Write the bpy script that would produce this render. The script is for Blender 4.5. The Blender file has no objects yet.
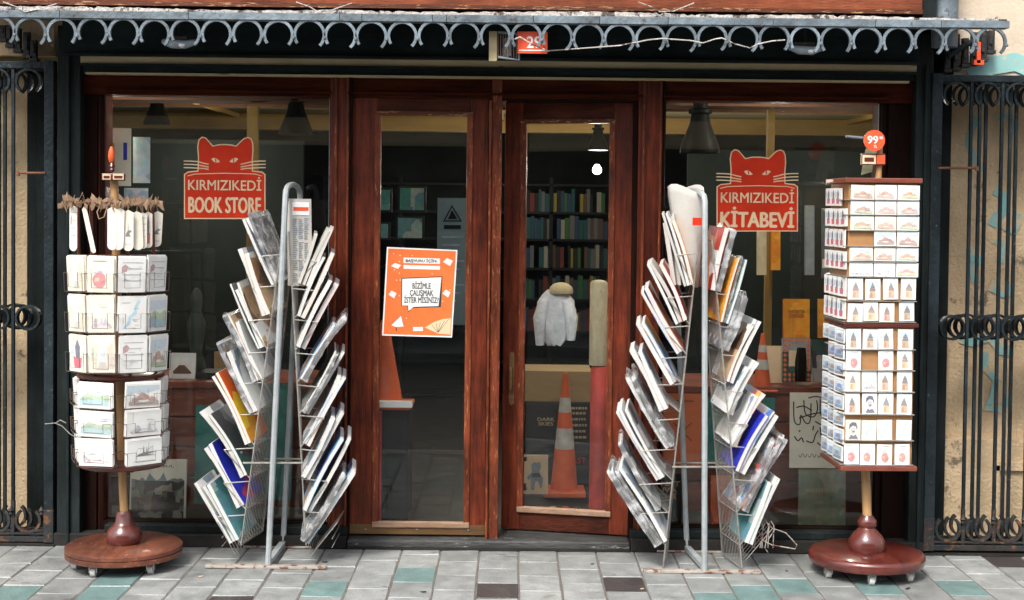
import bpy, bmesh, math, random
from mathutils import Vector, Matrix, Euler
random.seed(7)
R = math.radians
sc = bpy.context.scene
# ------------------------------------------------------------------ camera, world, sun, exposure
FPX = 1422.0
TILT, ROLL, SHIFT = 1.7, 0.62, -0.0467
CAM = Vector((0.0, -6.95, 1.65))
cd = bpy.data.cameras.new('camera'); cam = bpy.data.objects.new('camera', cd)
sc.collection.objects.link(cam); sc.camera = cam
cd.sensor_width = 36.0; cd.lens = FPX/1024*36.0; cd.shift_y = SHIFT
cd.clip_start = 0.05; cd.clip_end = 500
cam.location = CAM
CROT = Euler((R(90-TILT), 0, 0)).to_matrix() @ Matrix.Rotation(R(ROLL), 3, 'Z')
cam.rotation_euler = CROT.to_euler()
w = bpy.data.worlds.new('World'); sc.world = w; w.use_nodes = True
nt = w.node_tree; nt.nodes.clear()
SUN_EL, SUN_AZ = 52, 205
sky = nt.nodes.new('ShaderNodeTexSky'); sky.sky_type = 'NISHITA'; sky.sun_disc = False
sky.sun_elevation = R(SUN_EL); sky.sun_rotation = R(SUN_AZ); sky.dust_density = 4.0; sky.ozone_density = 1.0
hs = nt.nodes.new('ShaderNodeHueSaturation'); hs.inputs['Saturation'].default_value = 0.35
bg = nt.nodes.new('ShaderNodeBackground'); bg.inputs['Strength'].default_value = 0.15
wo = nt.nodes.new('ShaderNodeOutputWorld')
nt.links.new(sky.outputs[0], hs.inputs['Color']); nt.links.new(hs.outputs[0], bg.inputs[0]); nt.links.new(bg.outputs[0], wo.inputs[0])
sd = bpy.data.lights.new('sun', 'SUN'); sd.energy = 1.5; sd.angle = R(15); sd.color = (1.0, 0.96, 0.9)
so = bpy.data.objects.new('sun', sd); sc.collection.objects.link(so)
az, el = R(SUN_AZ), R(SUN_EL)
dvec = Vector((math.sin(az)*math.cos(el), math.cos(az)*math.cos(el), math.sin(el)))
so.rotation_euler = dvec.to_track_quat('Z', 'Y').to_euler()
sc.view_settings.view_transform = 'Standard'; sc.view_settings.look = 'None'
sc.view_settings.gamma = 1; sc.view_settings.exposure = 1.1
sc.render.engine = 'CYCLES'
sc.cycles.max_bounces = 8; sc.cycles.transparent_max_bounces = 16

# ------------------------------------------------------------------ pixel -> world helpers (photo coordinates, depth plane Y)
def at(x, y, Y=0.0):
    d = CROT @ Vector(((x-512)/FPX, (300-y)/FPX + SHIFT*1024/FPX, -1.0))
    t = (Y-CAM.y)/d.y
    return CAM + d*t
def PX(x, Y=0.0, y=310): return at(x, y, Y).x
def PZ(y, Y=0.0, x=512): return at(x, y, Y).z

# ------------------------------------------------------------------ object helpers
COL = sc.collection
WL = {}
def tag(o, label=None, cat=None, group=None, kind=None):
    if label: o['label'] = label
    if cat: o['category'] = cat
    if group: o['group'] = group
    if kind: o['kind'] = kind
    return o
def thing(name, loc, label, cat, group=None):
    o = bpy.data.objects.new(name, None); COL.objects.link(o); o.location = loc
    o.empty_display_size = 0.1; WL[o.name] = Vector(loc)
    return tag(o, label, cat, group)
class Fr:
    def __init__(s, o, u=(1,0,0), v=(0,0,1)):
        s.o = Vector(o); s.u = Vector(u).normalized(); s.v = Vector(v).normalized(); s.n = s.u.cross(s.v).normalized()
    def p(s, a, b, c=0.0): return s.o + s.u*a + s.v*b + s.n*c
class MB:
    def __init__(s): s.v=[]; s.f=[]; s.m=[]
    def add(s, vs, fs, mi=0):
        b=len(s.v); s.v += [Vector(q) for q in vs]
        for f in fs: s.f.append([b+i for i in f]); s.m.append(mi)
        return s
    def box(s, x0,x1,y0,y1,z0,z1, mi=0):
        return s.add([(x0,y0,z0),(x1,y0,z0),(x1,y1,z0),(x0,y1,z0),(x0,y0,z1),(x1,y0,z1),(x1,y1,z1),(x0,y1,z1)],
              [(0,3,2,1),(4,5,6,7),(0,1,5,4),(1,2,6,5),(2,3,7,6),(3,0,4,7)], mi)
    def boxf(s, F, u0,u1,v0,v1,n0,n1, mi=0):
        P=[F.p(a,b,c) for b in (v0,v1) for (a,c) in ((u0,n1),(u1,n1),(u1,n0),(u0,n0))]
        return s.add(P, [(0,3,2,1),(4,5,6,7),(0,1,5,4),(1,2,6,5),(2,3,7,6),(3,0,4,7)], mi)
    def pbox(s, x0,y0,x1,y1,Y0,Y1, mi=0):
        cx,cy=(x0+x1)/2,(y0+y1)/2
        return s.box(at(x0,cy,Y0).x, at(x1,cy,Y0).x, Y0, Y1, at(cx,y1,Y0).z, at(cx,y0,Y0).z, mi)
    def hbox(s, x0,x1,yt,yb,Y0,Y1, mi=0):   # rows measured at the picture centre
        return s.box(PX(x0,Y0), PX(x1,Y0), Y0, Y1, PZ(yb,Y0), PZ(yt,Y0), mi)
    def prism(s, F, pts, n0, n1, mi=0):
        k=len(pts); vs=[F.p(a,b,n1) for a,b in pts]+[F.p(a,b,n0) for a,b in pts]
        fs=[tuple(range(k)), tuple(range(2*k-1,k-1,-1))]+[(i,i+k,(i+1)%k+k,(i+1)%k) for i in range(k)]
        return s.add(vs, fs, mi)
    def flat(s, F, pts, n, mi=0):
        return s.add([F.p(a,b,n) for a,b in pts], [tuple(range(len(pts)))], mi)
    def tube(s, pts, r, seg=6, mi=0, closed=False):
        pts=[Vector(p) for p in pts]; n=len(pts); rings=[]
        up=None
        for i,p in enumerate(pts):
            if closed: t=(pts[(i+1)%n]-pts[i-1])
            else: t=(pts[min(i+1,n-1)]-pts[max(i-1,0)])
            t.normalize()
            if up is None:
                a=Vector((0,0,1)) if abs(t.z)<.9 else Vector((1,0,0)); up=(a-t*a.dot(t)).normalized()
            else: up=(up-t*up.dot(t)).normalized()
            sd_=t.cross(up); rr=r[i] if isinstance(r,(list,tuple)) else r
            rings.append([p+(up*math.cos(2*math.pi*k/seg)+sd_*math.sin(2*math.pi*k/seg))*rr for k in range(seg)])
        vs=[q for g in rings for q in g]; fs=[]
        for i in range(n if closed else n-1):
            j=(i+1)%n
            for k in range(seg): fs.append((i*seg+k, i*seg+(k+1)%seg, j*seg+(k+1)%seg, j*seg+k))
        if not closed: fs += [tuple(range(seg-1,-1,-1)), tuple((n-1)*seg+k for k in range(seg))]
        return s.add(vs, fs, mi)
    def lathe(s, c, prof, seg=28, mi=0):
        c=Vector(c); vs=[]; fs=[]
        for r,z in prof:
            for k in range(seg):
                a=2*math.pi*k/seg; vs.append(c+Vector((r*math.cos(a), r*math.sin(a), z)))
        for i in range(len(prof)-1):
            for k in range(seg): fs.append((i*seg+k, i*seg+(k+1)%seg, (i+1)*seg+(k+1)%seg, (i+1)*seg+k))
        fs += [tuple(range(seg-1,-1,-1)), tuple((len(prof)-1)*seg+k for k in range(seg))]
        return s.add(vs, fs, mi)
    def bar(s, F, pts, w, n0, n1, mi=0, closed=False):   # flat bar following a 2-D path
        n=len(pts); L=[];Rr=[]
        for i in range(n):
            a=Vector(pts[i-1] if (closed or i>0) else pts[i]); b=Vector(pts[(i+1)%n] if (closed or i<n-1) else pts[i])
            t=(b-a).normalized(); nn=Vector((-t.y,t.x)); p=Vector(pts[i])
            L.append(p+nn*w/2); Rr.append(p-nn*w/2)
        vs=[]
        for i in range(n): vs += [F.p(L[i].x,L[i].y,n1),F.p(Rr[i].x,Rr[i].y,n1),F.p(Rr[i].x,Rr[i].y,n0),F.p(L[i].x,L[i].y,n0)]
        fs=[]
        for i in range(n if closed else n-1):
            j=(i+1)%n
            for k in range(4): fs.append((i*4+k, j*4+k, j*4+(k+1)%4, i*4+(k+1)%4))
        if not closed: fs += [(0,1,2,3),((n-1)*4+3,(n-1)*4+2,(n-1)*4+1,(n-1)*4)]
        return s.add(vs, fs, mi)
    def build(s, name, mats, parent=None, smooth=False, bevel=0, origin=None):
        if not isinstance(mats,list): mats=[mats]
        lo=Vector((min(q.x for q in s.v),min(q.y for q in s.v),min(q.z for q in s.v)))
        hi=Vector((max(q.x for q in s.v),max(q.y for q in s.v),max(q.z for q in s.v)))
        loc=Vector(origin) if origin is not None else Vector(((lo.x+hi.x)/2,(lo.y+hi.y)/2,lo.z))
        me=bpy.data.meshes.new(name); me.from_pydata([tuple(q-loc) for q in s.v],[],s.f)
        for m_ in mats: me.materials.append(M(m_))
        for p,i in zip(me.polygons,s.m): p.material_index=min(i,len(mats)-1); p.use_smooth=smooth
        bm=bmesh.new(); bm.from_mesh(me); bmesh.ops.recalc_face_normals(bm, faces=bm.faces) if not getattr(s,'keep',False) else None
        bm.to_mesh(me); bm.free(); me.update()
        o=bpy.data.objects.new(name, me); COL.objects.link(o); WL[o.name]=loc
        if parent is not None:
            o.parent=parent; o.location=loc-WL[parent.name]
        else: o.location=loc
        if bevel:
            b=o.modifiers.new('bevel','BEVEL'); b.width=bevel; b.segments=2; b.limit_method='ANGLE'
        if smooth:
            try: me.set_sharp_from_angle(angle=R(40))
            except Exception: pass
        return o
def text(s, F, cx, cy, wid, hei, mat, parent, name='lettering', depth=0.0006, bold=0.0, n=0.001, shear=0.0, align='CENTER', spacing=1.0, lines=0.95):
    cu=bpy.data.curves.new(name,'FONT'); cu.body=s; cu.size=1; cu.offset=0; cu.align_x='CENTER'; cu.shear=shear
    cu.space_character=spacing; cu.space_line=lines; cu.resolution_u=3
    t=bpy.data.objects.new('tmp_text',cu); COL.objects.link(t); bpy.context.view_layer.update()
    dg=bpy.context.evaluated_depsgraph_get(); me=bpy.data.meshes.new_from_object(t.evaluated_get(dg))
    xs=[v.co.x for v in me.vertices]; ys=[v.co.y for v in me.vertices]
    x0,x1,y0,y1=min(xs),max(xs),min(ys),max(ys)
    mb=MB(); mb.keep=True
    vs=[F.p(cx+((v.co.x-x0)/(x1-x0)-.5)*wid, cy+((v.co.y-y0)/(y1-y0)-.5)*hei, n) for v in me.vertices]
    fcs=[tuple(p.vertices) for p in me.polygons]; mb.add(vs,fcs)
    if bold:
        e=hei*bold*1.3/(1 if '\n' not in s else s.count('\n')+1)
        for q,(dx,dy) in enumerate(((e,0),(-e,0),(0,e*.7),(0,-e*.7))): mb.add([v+F.u*dx+F.v*dy+F.n*.00025*(q+1) for v in vs],fcs)
    bpy.data.objects.remove(t); bpy.data.curves.remove(cu); bpy.data.meshes.remove(me)
    return mb.build(name, mat, parent)

# ------------------------------------------------------------------ materials
MATS={}
MOTT={'wood_red','wood_red_h','wood_edge','stone_step','jamb_black','fascia','tile_grey','tile_grey_b','base_wood','iron_light','cabinet','gate_iron','terracotta','pole_red'}
SPEC={'wood_red':.22,'wood_red_h':.15,'wood_edge':.25,'wood_edge_h':.25,'wood_dark':.03,'jamb_black':.15,'fascia':.12,'gate_iron':.25,'gate_rust':.2,'black_dirt':.2,'opposite_wall':.1,'shop_wall':.1,'shelf_black':.15,'black_metal':.02,'newsprint':.1,'pages':.2,'card_white':.2,'card_cream':.2,'stucco':.15,'tile_grey':.4,'soffit_cream':.2,'beam_matte':.02,'header_wood':.03,'sign_red':.15,'sign_cream':.2,'terracotta':.2}
def M(k):
    if k in MATS: return MATS[k]
    if isinstance(k,tuple):   # plain printed colour (r,g,b[,rough])
        return pm(k, k[:3], tuple(c*.85 for c in k[:3]), 60, k[3] if len(k)>3 else .6)
    raise KeyError(k)
def pm(key, c1, c2=None, scale=8, rough=.6, metal=0, bump=0.0, stretch=(1,1,1), wear=None, wscale=20, wthr=.62, wstretch=None, detail=6, rvar=.12, coat=0, bscale=None, emit=None):
    m=bpy.data.materials.new(key if isinstance(key,str) else 'print_'+'_'.join('%02d'%int(c*99) for c in key[:3])); m.use_nodes=True
    t=m.node_tree; N=t.nodes; L=t.links; b=N['Principled BSDF']
    tc=N.new('ShaderNodeTexCoord'); oi=N.new('ShaderNodeObjectInfo'); mp=N.new('ShaderNodeMapping'); mp.inputs['Scale'].default_value=stretch
    ad=N.new('ShaderNodeVectorMath'); ad.operation='ADD'
    ms=N.new('ShaderNodeVectorMath'); ms.operation='SCALE'; ms.inputs['Scale'].default_value=7.3
    cx=N.new('ShaderNodeCombineXYZ')
    for i in range(3): L.new(oi.outputs['Random'], cx.inputs[i])
    L.new(cx.outputs[0], ms.inputs[0]); L.new(tc.outputs['Object'], ad.inputs[0]); L.new(ms.outputs[0], ad.inputs[1]); L.new(ad.outputs[0], mp.inputs[0])
    no=N.new('ShaderNodeTexNoise'); no.inputs['Scale'].default_value=scale; no.inputs['Detail'].default_value=detail; no.inputs['Roughness'].default_value=.65
    L.new(mp.outputs[0], no.inputs[0])
    cr=N.new('ShaderNodeValToRGB'); cr.color_ramp.elements[0].position=.32; cr.color_ramp.elements[1].position=.68
    cr.color_ramp.elements[0].color=(*(c2 or c1),1); cr.color_ramp.elements[1].color=(*c1,1)
    L.new(no.outputs['Fac'], cr.inputs[0]); out=cr.outputs[0]
    if wear:
        mp2=N.new('ShaderNodeMapping'); mp2.inputs['Scale'].default_value=wstretch or stretch; L.new(ad.outputs[0], mp2.inputs[0])
        n2=N.new('ShaderNodeTexNoise'); n2.inputs['Scale'].default_value=wscale; n2.inputs['Detail'].default_value=8; n2.inputs['Roughness'].default_value=.7
        L.new(mp2.outputs[0], n2.inputs[0])
        r2=N.new('ShaderNodeMapRange'); r2.inputs['From Min'].default_value=wthr; r2.inputs['From Max'].default_value=wthr+.05
        L.new(n2.outputs['Fac'], r2.inputs['Value'])
        mx=N.new('ShaderNodeMix'); mx.data_type='RGBA'; L.new(r2.outputs[0], mx.inputs['Factor']); L.new(out, mx.inputs['A']); mx.inputs['B'].default_value=(*wear,1)
        out=mx.outputs['Result']
    if isinstance(key,str) and not emit:
        n3=N.new('ShaderNodeTexNoise'); n3.inputs['Scale'].default_value=2.3; n3.inputs['Detail'].default_value=5; n3.inputs['Roughness'].default_value=.7; L.new(ad.outputs[0],n3.inputs[0])
        r3=N.new('ShaderNodeMapRange'); r3.inputs['From Min'].default_value=.35; r3.inputs['From Max'].default_value=.65; k3=(.78 if key[:4]=='tile' else .55) if key in MOTT else .85
        r3.inputs['To Min'].default_value=k3; r3.inputs['To Max'].default_value=2-k3 if key in MOTT else 1.05; L.new(n3.outputs['Fac'],r3.inputs['Value'])
        v3=N.new('ShaderNodeVectorMath'); v3.operation='SCALE'; L.new(out,v3.inputs[0]); L.new(r3.outputs[0],v3.inputs['Scale']); out=v3.outputs[0]
    L.new(out, b.inputs['Base Color'])
    rr=N.new('ShaderNodeMapRange'); rr.inputs['To Min'].default_value=max(0.02,rough-rvar); rr.inputs['To Max'].default_value=min(1,rough+rvar)
    L.new(no.outputs['Fac'], rr.inputs['Value']); L.new(rr.outputs[0], b.inputs['Roughness'])
    b.inputs['Metallic'].default_value=metal
    b.inputs['Specular IOR Level'].default_value=SPEC.get(key,.5) if isinstance(key,str) else .3
    if coat: b.inputs['Coat Weight'].default_value=coat; b.inputs['Coat Roughness'].default_value=.12
    if bump:
        bn=N.new('ShaderNodeTexNoise'); bn.inputs['Scale'].default_value=bscale or scale*4; bn.inputs['Detail'].default_value=6; L.new(mp.outputs[0], bn.inputs[0])
        bp=N.new('ShaderNodeBump'); bp.inputs['Strength'].default_value=bump; bp.inputs['Distance'].default_value=.01
        L.new(bn.outputs['Fac'], bp.inputs['Height']); L.new(bp.outputs[0], b.inputs['Normal'])
    if emit: b.inputs['Emission Color'].default_value=(*emit[:3],1); b.inputs['Emission Strength'].default_value=emit[3]
    MATS[key]=m; return m
pm('wood_red',(.155,.026,.008),(.045,.008,.004),5,.45,bump=.35,stretch=(9,9,.8),wear=(.24,.075,.025),wscale=9,wthr=.66,wstretch=(7,7,.9),coat=.06)
pm('wood_red_h',(.085,.018,.007),(.03,.007,.004),5,.5,bump=.35,stretch=(.8,9,9),wear=(.26,.10,.04),wscale=9,wthr=.70,wstretch=(.9,7,7),coat=.03)
pm('wood_edge',(.19,.04,.014),(.07,.014,.006),6,.45,bump=.3,stretch=(9,9,.8),wear=(.30,.12,.045),wscale=14,wthr=.57,wstretch=(8,8,1.2),coat=.05)
pm('wood_edge_h',(.14,.04,.014),(.06,.016,.008),6,.45,bump=.3,stretch=(.8,9,9),wear=(.42,.24,.12),wscale=14,wthr=.56,wstretch=(1.2,8,8),coat=.05)
pm('wood_dark',(.018,.008,.006),(.009,.005,.004),5,.5,bump=.2,stretch=(9,9,.8),wear=(.12,.05,.03),wscale=12,wthr=.70)
pm('sill_pale',(.34,.22,.15),(.20,.11,.06),8,.6,stretch=(1,8,8),wear=(.16,.06,.03),wscale=18,wthr=.6)
pm('header_wood',(.075,.018,.008),(.022,.006,.004),5,.85,bump=.35,stretch=(.8,9,9),wear=(.20,.09,.05),wscale=9,wthr=.70,wstretch=(.9,7,7))
pm('print_paper',(.82,.76,.64),(.74,.68,.55),6,.8)
pm('brass_strip',(.20,.11,.04),(.10,.05,.02),6,.5,metal=.3,stretch=(1,8,8),wear=(.4,.3,.2),wscale=30,wthr=.7)
pm('jamb_black',(.015,.021,.021),(.007,.010,.010),4,.6,bump=.3,stretch=(5,5,.7),wear=(.06,.07,.065),wscale=22,wthr=.67)
pm('fascia',(.015,.023,.023),(.008,.013,.013),3,.6,bump=.15,stretch=(.6,4,4),wear=(.05,.055,.05),wscale=20,wthr=.7)
pm('soffit_cream',(.58,.48,.30),(.40,.32,.18),3,.7,stretch=(.5,4,4),wear=(.10,.09,.05),wscale=10,wthr=.64)
pm('iron_grey',(.28,.33,.37),(.18,.22,.26),16,.55,metal=.1,bump=.3,wear=(.14,.07,.04),wscale=45,wthr=.66)
pm('iron_light',(.165,.205,.235),(.09,.115,.13),12,.55,metal=.1,bump=.4,wear=(.07,.05,.04),wscale=26,wthr=.60)
pm('awning_cream',(.75,.62,.38),(.62,.50,.28),3,.8)
pm('rack_blue',(.30,.34,.37),(.2,.24,.27),18,.42,metal=.1,bump=.15,wear=(.22,.12,.07),wscale=35,wthr=.66)
pm('peel_white',(.62,.58,.54),(.38,.34,.31),20,.8,bump=.8,wear=(.09,.07,.06),wscale=14,wthr=.53,stretch=(1,1,1))
pm('terracotta',(.20,.055,.022),(.11,.03,.015),6,.7,bump=.3,stretch=(.8,5,5),wear=(.10,.04,.03),wscale=12,wthr=.62)
pm('gate_iron',(.020,.029,.034),(.010,.015,.018),12,.45,metal=.2,bump=.4,wear=(.11,.14,.15),wscale=40,wthr=.64)
pm('gate_rust',(.05,.042,.038),(.02,.028,.032),10,.6,metal=.1,bump=.5,wear=(.15,.07,.035),wscale=22,wthr=.57)
pm('beam_matte',(.10,.05,.03),(.06,.03,.02),5,.95)
pm('rust',(.22,.09,.04),(.10,.04,.02),25,.8,bump=.4)
pm('stucco',(.72,.55,.35),(.52,.38,.23),3,.85,bump=.8,bscale=60,wear=(.22,.17,.12),wscale=5,wthr=.60)
pm('cream_wall',(.66,.55,.42),(.52,.42,.31),3,.85,bump=.3,bscale=60)
pm('graffiti',(.20,.50,.50),(.30,.46,.42),15,.8,wear=(.60,.46,.29),wscale=9,wthr=.53)
pm('stone_step',(.05,.052,.05),(.02,.02,.019),9,.6,bump=.6,stretch=(.7,3,3),wear=(.30,.28,.25),wscale=12,wthr=.62)
pm('black_dirt',(.03,.028,.025),(.015,.014,.013),8,.8,bump=.5)
pm('mortar',(.16,.14,.12),(.09,.08,.07),30,.9,bump=.4)
pm('tile_grey',(.29,.30,.292),(.19,.198,.193),14,.42,bump=.35,bscale=90,wear=(.16,.15,.14),wscale=8,wthr=.60,rvar=.2)
pm('tile_grey_b',(.25,.26,.252),(.165,.172,.168),10,.45,bump=.35,bscale=90,wear=(.12,.115,.105),wscale=9,wthr=.62,rvar=.2)
pm('tile_teal',(.16,.25,.24),(.11,.175,.17),14,.4,bump=.3,bscale=90,wear=(.27,.34,.31),wscale=50,wthr=.62,rvar=.2)
pm('tile_dark',(.055,.045,.042),(.035,.03,.03),14,.5,bump=.3,bscale=90,rvar=.2)
pm('asphalt',(.06,.06,.06),(.04,.04,.04),20,.7,bump=.4)
pm('base_wood',(.17,.05,.024),(.07,.02,.012),6,.45,bump=.3,stretch=(3,.6,3),wear=(.40,.25,.16),wscale=22,wthr=.62,coat=.1)
pm('base_gloss',(.14,.024,.015),(.06,.012,.009),6,.3,bump=.05,stretch=(3,.6,3),coat=.6,rvar=.08)
pm('turned_wood',(.13,.03,.022),(.08,.018,.014),8,.25,coat=.5)
pm('rim_wood',(.12,.025,.016),(.07,.016,.011),8,.35,stretch=(1,1,6),coat=.4)
pm('rim_red',(.24,.07,.04),(.16,.04,.025),8,.35,coat=.3,stretch=(1,5,5))
pm('pole_wood',(.50,.29,.12),(.36,.19,.07),6,.45,stretch=(6,6,.6),coat=.2)
pm('panel_tan',(.42,.22,.09),(.33,.16,.06),6,.6,stretch=(1,1,3))
pm('caster',(.65,.65,.62),(.5,.5,.48),10,.35)
pm('steel',(.5,.5,.5),(.35,.35,.35),20,.35,metal=.8)
pm('rack_paint',(.40,.43,.44),(.30,.33,.34),18,.42,metal=.1,bump=.15,wear=(.22,.12,.07),wscale=35,wthr=.69)
pm('rack_rust',(.42,.38,.34),(.30,.26,.22),14,.6,bump=.4,wear=(.16,.06,.03),wscale=22,wthr=.52)
pm('wire',(.42,.41,.38),(.28,.26,.23),30,.4,metal=.4,wear=(.22,.11,.06),wscale=50,wthr=.6)
pm('wire_dark',(.16,.12,.10),(.10,.07,.06),30,.4,metal=.5)
pm('paper',(.78,.77,.74),(.72,.70,.66),20,.6)
pm('pages',(.72,.70,.66),(.46,.45,.43),60,.7,stretch=(14,.4,14),detail=2)
pm('newsprint',(.60,.57,.52),(.42,.40,.37),50,.8,stretch=(14,.5,14),detail=3)
pm('card_white',(.80,.79,.76),(.76,.75,.72),20,.5)
pm('card_cream',(.76,.72,.62),(.70,.65,.55),20,.6)
pm('raffia',(.42,.28,.18),(.28,.17,.10),40,.8)
pm('black_metal',(.005,.005,.005),None,10,.45)
pm('shop_ceiling',(.40,.33,.18),(.30,.25,.13),2,.8,stretch=(.4,1,1))
pm('beam_yellow',(.46,.28,.07),(.36,.21,.05),4,.6,stretch=(.6,4,4))
pm('post_ochre',(.24,.15,.035),(.18,.11,.025),4,.8,stretch=(4,4,.6))
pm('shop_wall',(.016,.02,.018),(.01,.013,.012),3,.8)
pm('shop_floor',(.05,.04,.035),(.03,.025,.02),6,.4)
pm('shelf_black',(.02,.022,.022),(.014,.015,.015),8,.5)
pm('cabinet',(.26,.06,.025),(.15,.035,.016),5,.45,stretch=(.8,6,6),coat=.2)
pm('teal_board',(.03,.22,.18),(.02,.15,.13),8,.5,wear=(.06,.30,.25),wscale=20,wthr=.64)
pm('sign_red',(.66,.040,.012),(.56,.032,.010),12,.5)
pm('sign_cream',(.80,.60,.38),(.74,.54,.34),12,.5)
pm('orange_cone',(.75,.13,.025),(.60,.09,.02),12,.45)
pm('cone_white',(.62,.60,.56),(.45,.43,.40),20,.5)
pm('poster_orange',(.80,.17,.035),(.74,.15,.03),20,.5)
pm('tag_red',(.88,.10,.03),(.80,.08,.025),20,.4)
pm('white',(.8,.8,.78),(.74,.74,.72),15,.5)
pm('ink',(.03,.028,.026),None,10,.6)
pm('cardboard',(.38,.26,.12),(.30,.20,.09),5,.8,stretch=(1,1,5))
pm('fur_white',(.9,.9,.92),(.62,.63,.66),18,.9,bump=.6)
pm('opposite_wall',(.045,.042,.036),(.03,.028,.025),2,.9,bump=.3)
pm('opposite_dark',(.03,.035,.035),(.02,.02,.02),2,.4)
pm('leaf',(.06,.14,.03),(.04,.10,.02),20,.6)
pm('plaster_pole',(.55,.48,.34),(.40,.34,.22),14,.7,stretch=(3,3,1),wear=(.25,.10,.05),wscale=12,wthr=.62)
pm('pole_red',(.55,.05,.03),(.40,.03,.02),8,.6,stretch=(3,3,1))
pm('lamp_on',(1,1,1),None,5,.5,emit=(1,.97,.85,14))
pm('bulb',(1,1,1),None,5,.5,emit=(1,.75,.4,5))
def glassmat(key, tint, edge, fac_add=0.0, rough=0.0):
    m=bpy.data.materials.new(key); m.use_nodes=True; t=m.node_tree; N=t.nodes; L=t.links; N.clear()
    o=N.new('ShaderNodeOutputMaterial'); tr=N.new('ShaderNodeBsdfTransparent'); tr.inputs[0].default_value=(*tint,1)
    gl=N.new('ShaderNodeBsdfGlossy'); gl.inputs['Roughness'].default_value=rough; gl.inputs[0].default_value=(*edge,1)
    fr=N.new('ShaderNodeFresnel'); fr.inputs['IOR'].default_value=1.34
    ma=N.new('ShaderNodeMath'); ma.operation='ADD'; ma.inputs[1].default_value=fac_add; ma.use_clamp=True
    mx=N.new('ShaderNodeMixShader'); L.new(fr.outputs[0],ma.inputs[0]); L.new(ma.outputs[0],mx.inputs[0])
    L.new(tr.outputs[0],mx.inputs[1]); L.new(gl.outputs[0],mx.inputs[2])
    # dust film: a thin diffuse layer, stronger in patches
    di=N.new('ShaderNodeBsdfDiffuse'); di.inputs[0].default_value=(.5,.56,.55,1)
    tc=N.new('ShaderNodeTexCoord'); no=N.new('ShaderNodeTexNoise'); no.inputs['Scale'].default_value=2.2; no.inputs['Detail'].default_value=9; no.inputs['Roughness'].default_value=.75
    L.new(tc.outputs['Object'],no.inputs[0]); mr=N.new('ShaderNodeMapRange'); mr.inputs['From Min'].default_value=.42; mr.inputs['From Max'].default_value=.75
    mr.inputs['To Min'].default_value=.0004; mr.inputs['To Max'].default_value=.008; L.new(no.outputs['Fac'],mr.inputs['Value'])
    m2=N.new('ShaderNodeMixShader'); L.new(mr.outputs[0],m2.inputs[0]); L.new(mx.outputs[0],m2.inputs[1]); L.new(di.outputs[0],m2.inputs[2])
    L.new(m2.outputs[0],o.inputs[0]); MATS[key]=m
glassmat('glass',(.97,.985,.98),(1,1,1))
def sleevemat():
    m=bpy.data.materials.new('sleeve'); m.use_nodes=True; t=m.node_tree; N=t.nodes; L=t.links; N.clear()
    o=N.new('ShaderNodeOutputMaterial'); tr=N.new('ShaderNodeBsdfTransparent'); gl=N.new('ShaderNodeBsdfGlossy'); gl.inputs['Roughness'].default_value=.22
    di=N.new('ShaderNodeBsdfDiffuse'); di.inputs[0].default_value=(.95,.96,.98,1)
    tc=N.new('ShaderNodeTexCoord'); no=N.new('ShaderNodeTexNoise'); no.inputs['Scale'].default_value=22; no.inputs['Detail'].default_value=3
    L.new(tc.outputs['Object'],no.inputs[0]); bp=N.new('ShaderNodeBump'); bp.inputs['Strength'].default_value=1; bp.inputs['Distance'].default_value=.0035
    L.new(no.outputs['Fac'],bp.inputs['Height']); L.new(bp.outputs[0],gl.inputs['Normal'])
    fr=N.new('ShaderNodeFresnel'); fr.inputs['IOR'].default_value=1.6; L.new(bp.outputs[0],fr.inputs['Normal'])
    mx=N.new('ShaderNodeMixShader'); L.new(fr.outputs[0],mx.inputs[0]); L.new(tr.outputs[0],mx.inputs[1]); L.new(gl.outputs[0],mx.inputs[2])
    mr=N.new('ShaderNodeMapRange'); mr.inputs['From Min'].default_value=.45; mr.inputs['From Max'].default_value=.7; mr.inputs['To Min'].default_value=.06; mr.inputs['To Max'].default_value=.5
    L.new(no.outputs['Fac'],mr.inputs['Value'])
    m2=N.new('ShaderNodeMixShader'); L.new(mr.outputs[0],m2.inputs[0]); L.new(mx.outputs[0],m2.inputs[1]); L.new(di.outputs[0],m2.inputs[2]); L.new(m2.outputs[0],o.inputs[0])
    MATS['sleeve']=m
sleevemat()
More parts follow.
